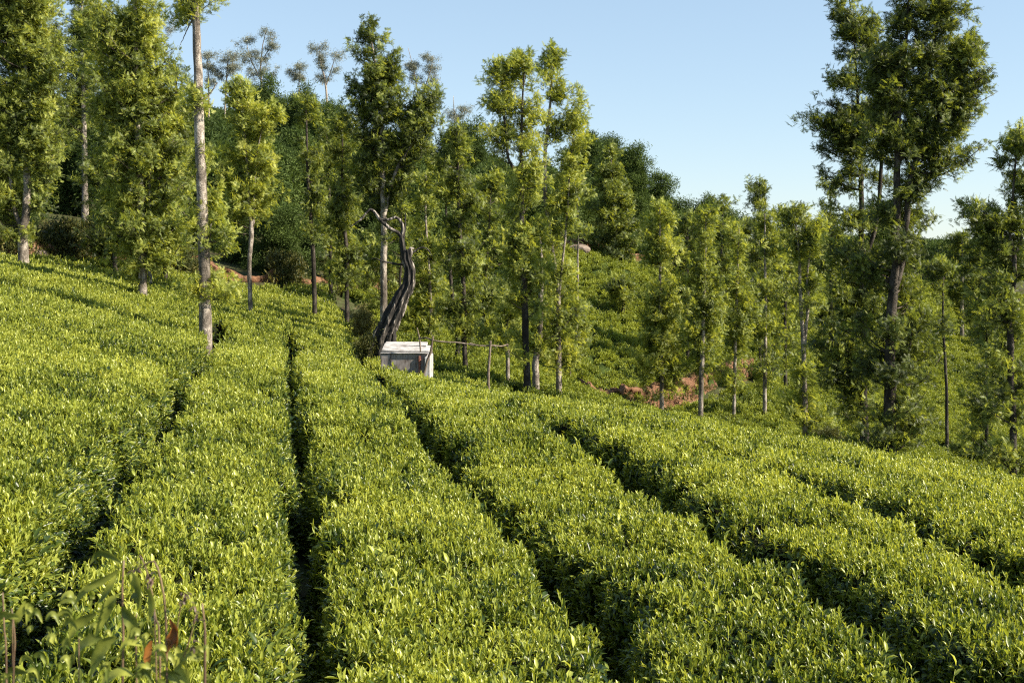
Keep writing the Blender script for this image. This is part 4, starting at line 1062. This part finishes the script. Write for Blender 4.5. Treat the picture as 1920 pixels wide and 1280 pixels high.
X0, X1 = -46 * s, 38 * s
slab("front_wall", box(X0 + 19 * s, X1, 0, 0.12, -0.5, 37 * s), M['concrete'], tank)
slab("corner_pier", box(X0, X0 + 18.4 * s, -0.03, 0.16, -0.5, 36.6 * s), M['concrete'], tank)
slab("side_wall", box(X1 + 0.004, X1 + 10 * s, -0.36, 0.75, -0.5, 32.6 * s), M['limewash'], tank)
slab("brick_pier", box(X1 - 13 * s, X1 - 9 * s, -0.05, -0.004, -0.5, 33 * s), M['brickred'], tank)
slab("rim", box(X0 - 0.01, X1 + 9 * s, -0.05, 0.20, 37.2 * s, 39.5 * s), M['limewash'], tank)
l = [(X0 + 1 * s, 0.02, 39.8 * s), (X1 + 7 * s, 0.02, 38.0 * s), (X1 + 7 * s, 0.62, 45 * s), (X0 + 2 * s, 0.62, 50 * s)]
slab("lid", l + [(a, b - 0.02, c + 0.05) for a, b, c in l], M['limewash'], tank)
slab("lid_step", [(X0 + 4 * s, 0.42, 46 * s), (X1 - 1 * s, 0.42, 45.5 * s), (X1, 0.7, 51 * s), (X0 + 4 * s, 0.7, 51.5 * s), (X0 + 4 * s, 0.40, 50 * s), (X1 - 1 * s, 0.40, 49.5 * s), (X1, 0.68, 55 * s), (X0 + 4 * s, 0.68, 55.5 * s)], M['limewash'], tank, 0.008)
slab("back_wall", box(X0, X1 + 8 * s, 0.72, 0.84, -0.5, 46 * s), M['concrete'], tank)

DF = 25.6
def sticks(name, label, cat, parts, d, group=None):
    B = at(parts[0][1][0][0], parts[0][1][0][1], d)
    e = empty(name, B); tag(e, label, cat, group)
    for nm, px in parts:
        g = Geo()
        Q = resample([np.append(at(p[0], p[1], d) + np.array([0, p[3] if len(p) > 3 else 0, 0]) - B, p[2] * d / F * .5) for p in px], max(8, 5 * len(px)))
        tube(g, Q[:, :3], np.maximum(Q[:, 3], 0.004), 7, 0.10, None, None, random.Random(int(px[0][0])))
        g.build(nm, M['stick'], e)
sticks("stick_fence", "rough stick fence with crooked rail and one upright post beside the tank", "fence",
       [("post", [(916, 735, 5), (916, 700, 5), (918, 670, 4.5), (920, 639, 4)]), ("post", [(794, 706, 5), (800, 680, 4.5), (807, 660, 4.5), (810, 645, 4), (812, 630, 3)]),
        ("post", [(784, 665, 3, .7), (782, 640, 3, .7), (780, 630, 2.5, .7), (777, 618, 2, .7)]),
        ("rail", [(781, 638, 2.5, .4), (789, 636, 3, .3), (799, 634, 3, .1), (813, 638, 3), (835, 641, 3), (856, 642, 3), (878, 645, 2.5), (892, 648, 2)]),
        ("rail", [(880, 643, 2), (900, 648, 2.5), (922, 648, 3, .05), (940, 650, 2.5, .2), (952, 648, 2, .4)])], DF)

# ------------------------------------------------------------------ blurred weed close to the camera
def flat_mat(name, c1, c2, tr=0.3):
    m, nt, b = new_mat(name)
    n1 = noise(nt, 18, 5)
    r_ = ramp(nt, n1.outputs[0], [(0.4, c1), (0.62, c2)])
    nt.links.new(r_.outputs[0], b.inputs["Base Color"]); b.inputs["Roughness"].default_value = 0.5
    t = nt.nodes.new("ShaderNodeBsdfTranslucent"); nt.links.new(r_.outputs[0], t.inputs[0])
    mx = nt.nodes.new("ShaderNodeMixShader"); mx.inputs[0].default_value = tr
    nt.links.new(b.outputs[0], mx.inputs[1]); nt.links.new(t.outputs[0], mx.inputs[2]); nt.links.new(mx.outputs[0], nt.nodes["Material Output"].inputs[0])
    return m
M['weed'] = flat_mat("weed_leaf", (0.10, 0.13, 0.018), (0.33, 0.35, 0.055))
M['weed_brown'] = flat_mat("withered_leaf", (0.16, 0.045, 0.012), (0.38, 0.17, 0.03))
M['stem'] = flat_mat("weed_stem", (0.09, 0.055, 0.032), (0.19, 0.125, 0.07), 0.0)
DW = 1.9
def big_leaf(parent, name, pts, wpx, mat, off=0.0, seed=0):
    """drooping blade along a pixel polyline with a folded midrib"""
    Q = resample([at(p[0], p[1], DW + off + (p[2] if len(p) > 2 else 0)) for p in pts], 11)
    Bp = np.array(parent.location); g = Geo(); vs = []; fs = []
    rr = random.Random(seed)
    n = len(Q)
    for i in range(n):
        u = i / (n - 1)
        d = Q[min(i + 1, n - 1)] - Q[max(i - 1, 0)]; d /= np.linalg.norm(d)
        tw = 0.7 * sin(u * 3 + seed)
        s_ = np.cross(d, np.array([0.2 * sin(seed), -1, 0.3])); s_ /= np.linalg.norm(s_)
        nn = np.cross(s_, d)
        s_ = s_ * cos(tw) + nn * sin(tw); nn = np.cross(s_, d)
        w = wpx * DW / F * 0.5 * (sin(pi * min(1, (u * 0.95 + 0.03) ** 0.85)) ** 0.95) * (1 + 0.10 * sin(u * 17 + seed)) * (1 + rr.uniform(-.06, .06))
        c = Q[i] - Bp
        vs += [c - s_ * w + nn * w * .35, c - s_ * w * .5 + nn * w * .12, c, c + s_ * w * .5 + nn * w * .12, c + s_ * w + nn * w * .35]
    for i in range(n - 1):
        for j in range(4):
            a = i * 5 + j; fs.append((a, a + 1, a + 6, a + 5))
    g.add(vs, fs)
    return g.build(name, mat, parent)
def stem(parent, pts, w, name="stem", off=0.0):
    Q = resample([at(p[0], p[1], DW + off) for p in pts], 12); Bp = np.array(parent.location)
    g = Geo(); tube(g, Q - Bp, np.linspace(w, w * .6, 12) * DW / F * .5, 6, 0.08, r=random.Random(int(pts[0][0])))
    g.build(name, M['stem'], parent)
bp = at(232, 1290, DW)
weed = empty("weed_plant", (bp[0], bp[1], float(ground_z(bp[0], 2.4)) ))
tag(weed, "out of focus weed with drooping green leaves in the lower left corner", "weed")
stem(weed, [(228, 1700), (229, 1400), (230, 1260), (231, 1180), (229, 1110), (232, 1050)], 6)
for i, (pts, w, off) in enumerate([([(226, 1056), (208, 1040), (185, 1036), (168, 1058)], 22, 0), ([(222, 1068), (195, 1085), (160, 1105), (135, 1140)], 24, .02), ([(220, 1072), (208, 1095), (194, 1120), (183, 1132)], 18, .05),
     ([(246, 1075), (256, 1090), (262, 1110), (260, 1142)], 34, -.02), ([(270, 1098), (283, 1110), (286, 1135), (277, 1168)], 30, .0), ([(230, 1135), (240, 1150), (248, 1175), (238, 1200)], 34, -.02),
     ([(219, 1118), (205, 1130), (190, 1160), (178, 1195)], 34, .03), ([(180, 1150), (160, 1158), (140, 1175), (128, 1205)], 32, .06), ([(218, 1192), (196, 1205), (182, 1235), (170, 1272)], 40, 0), ([(192, 1195), (170, 1200), (150, 1215), (138, 1240)], 34, .08),
     ([(250, 1265), (225, 1260), (200, 1275), (190, 1300)], 30, -.02), ([(300, 1262), (318, 1262), (334, 1275), (340, 1300)], 30, 0)]):
    big_leaf(weed, "leaf", pts, w * 0.66, M['weed'], off, i)
dry = empty("dry_weed", (at(305, 1290, DW)[0], DW, float(ground_z(at(305, 1290, DW)[0], 2.4))))
tag(dry, "dying weed with orange brown withered leaves and bare brown stems, lower left", "weed")
stem(dry, [(315, 1700), (313, 1300), (312, 1200), (309, 1130), (300, 1080), (290, 1052), (275, 1056), (267, 1064)], 5)
stem(dry, [(296, 1600), (300, 1220), (291, 1155), (283, 1100), (272, 1060), (262, 1040)], 4, off=.04)
stem(dry, [(258, 1600), (256, 1270), (254, 1180), (256, 1150)], 4)
stem(dry, [(384, 1700), (384, 1240), (384, 1180), (379, 1130)], 6)
stem(dry, [(345, 1230), (358, 1190), (366, 1160)], 3); stem(dry, [(330, 1200), (336, 1150), (345, 1118)], 2.5)
for i, (pts, w, m) in enumerate([([(284, 1200), (277, 1215), (276, 1235), (281, 1250)], 15, 'weed_brown'), ([(325, 1172), (322, 1195), (314, 1215), (304, 1235)], 19, 'weed_brown'), ([(318, 1160), (330, 1180), (332, 1200), (326, 1220)], 16, 'weed_brown'),
      ([(352, 1230), (340, 1245), (345, 1262), (352, 1300)], 34, 'weed'), ([(340, 1225), (358, 1222), (372, 1232), (380, 1236)], 22, 'weed'), ([(330, 1205), (334, 1225), (332, 1245), (326, 1255)], 14, 'weed')]):
    lo = big_leaf(dry, "leaf", pts, w, M[m], 0.0, 20 + i)
    if m == 'weed_brown': lo["label"] = "withered orange brown leaf"
wl = empty("weed_plant", (at(10, 1290, DW)[0], DW, float(ground_z(at(10, 1290, DW)[0], 2.4))))
tag(wl, "thin reddish weed stem at the left edge of the picture, close to the camera", "weed")
stem(wl, [(12, 1700), (12, 1260), (8, 1180), (5, 1110)], 5); stem(wl, [(26, 1700), (25, 1290), (28, 1200), (22, 1140)], 4)
for i, (pts, w) in enumerate([([(14, 1180), (30, 1160), (42, 1138), (48, 1125)], 16), ([(22, 1145), (26, 1165), (20, 1185), (26, 1205)], 16), ([(10, 1215), (0, 1230), (-8, 1250), (-10, 1270)], 20)]):
    big_leaf(wl, "leaf", pts, w, M['weed'], 0.03, 40 + i)
for q, (pl_, n_, xr, yr, sd) in enumerate([(weed, 34, (40, 290), (1120, 1275), 3), (dry, 16, (290, 395), (1215, 1290), 4), (wl, 16, (-20, 70), (1140, 1280), 5)]):
    rq = random.Random(sd)
    for i in range(n_):
        x = rq.uniform(*xr); y = rq.uniform(*yr); a = rq.uniform(-1, 1); L = rq.uniform(26, 62)
        sx = L * 0.75 * a; up = L * rq.uniform(0.1, 0.6)
        dz = rq.uniform(-.12, .25)
        pts = [(x, y, dz), (x + sx * .4, y - up * .5, dz), (x + sx * .8, y - up * .35, dz), (x + sx * 1.15, y + L * rq.uniform(.1, .6), dz)]
        big_leaf(pl_, "leaf", pts, rq.uniform(8, 17), M['weed'], 0.0, 60 + i)
    for i in range(1):
        x = rq.uniform(*xr); stem(pl_, [(x + rq.uniform(-9, 9), 1600), (x, 1290), (x + rq.uniform(-8, 8), rq.uniform(1130, 1210))], 3.2, off=rq.uniform(-.1, .2))
M['seed'] = flat_mat("withered_seed_head", (0.05, 0.03, 0.025), (0.14, 0.085, 0.06), 0.1)
for (cx, cy, R_) in ((255, 1066, 9), (347, 1120, 14), (366, 1152, 11), (282, 1085, 7), (320, 1210, 12), (362, 1215, 11)):
    g = Geo(); Bq = np.array(dry.location); rq = random.Random(int(cx))
    for i in range(16):
        p = at(cx + rq.gauss(0, R_ * .35), cy + rq.gauss(0, R_ * .7), DW + rq.uniform(-.01, .01)) - Bq
        leaf(g, p, rdir(rq, 10, 150), UP, rq.uniform(.008, .018), .004, .4)
    g.build("seed_head", M['seed'], dry)
print("objects", len(bpy.data.objects))
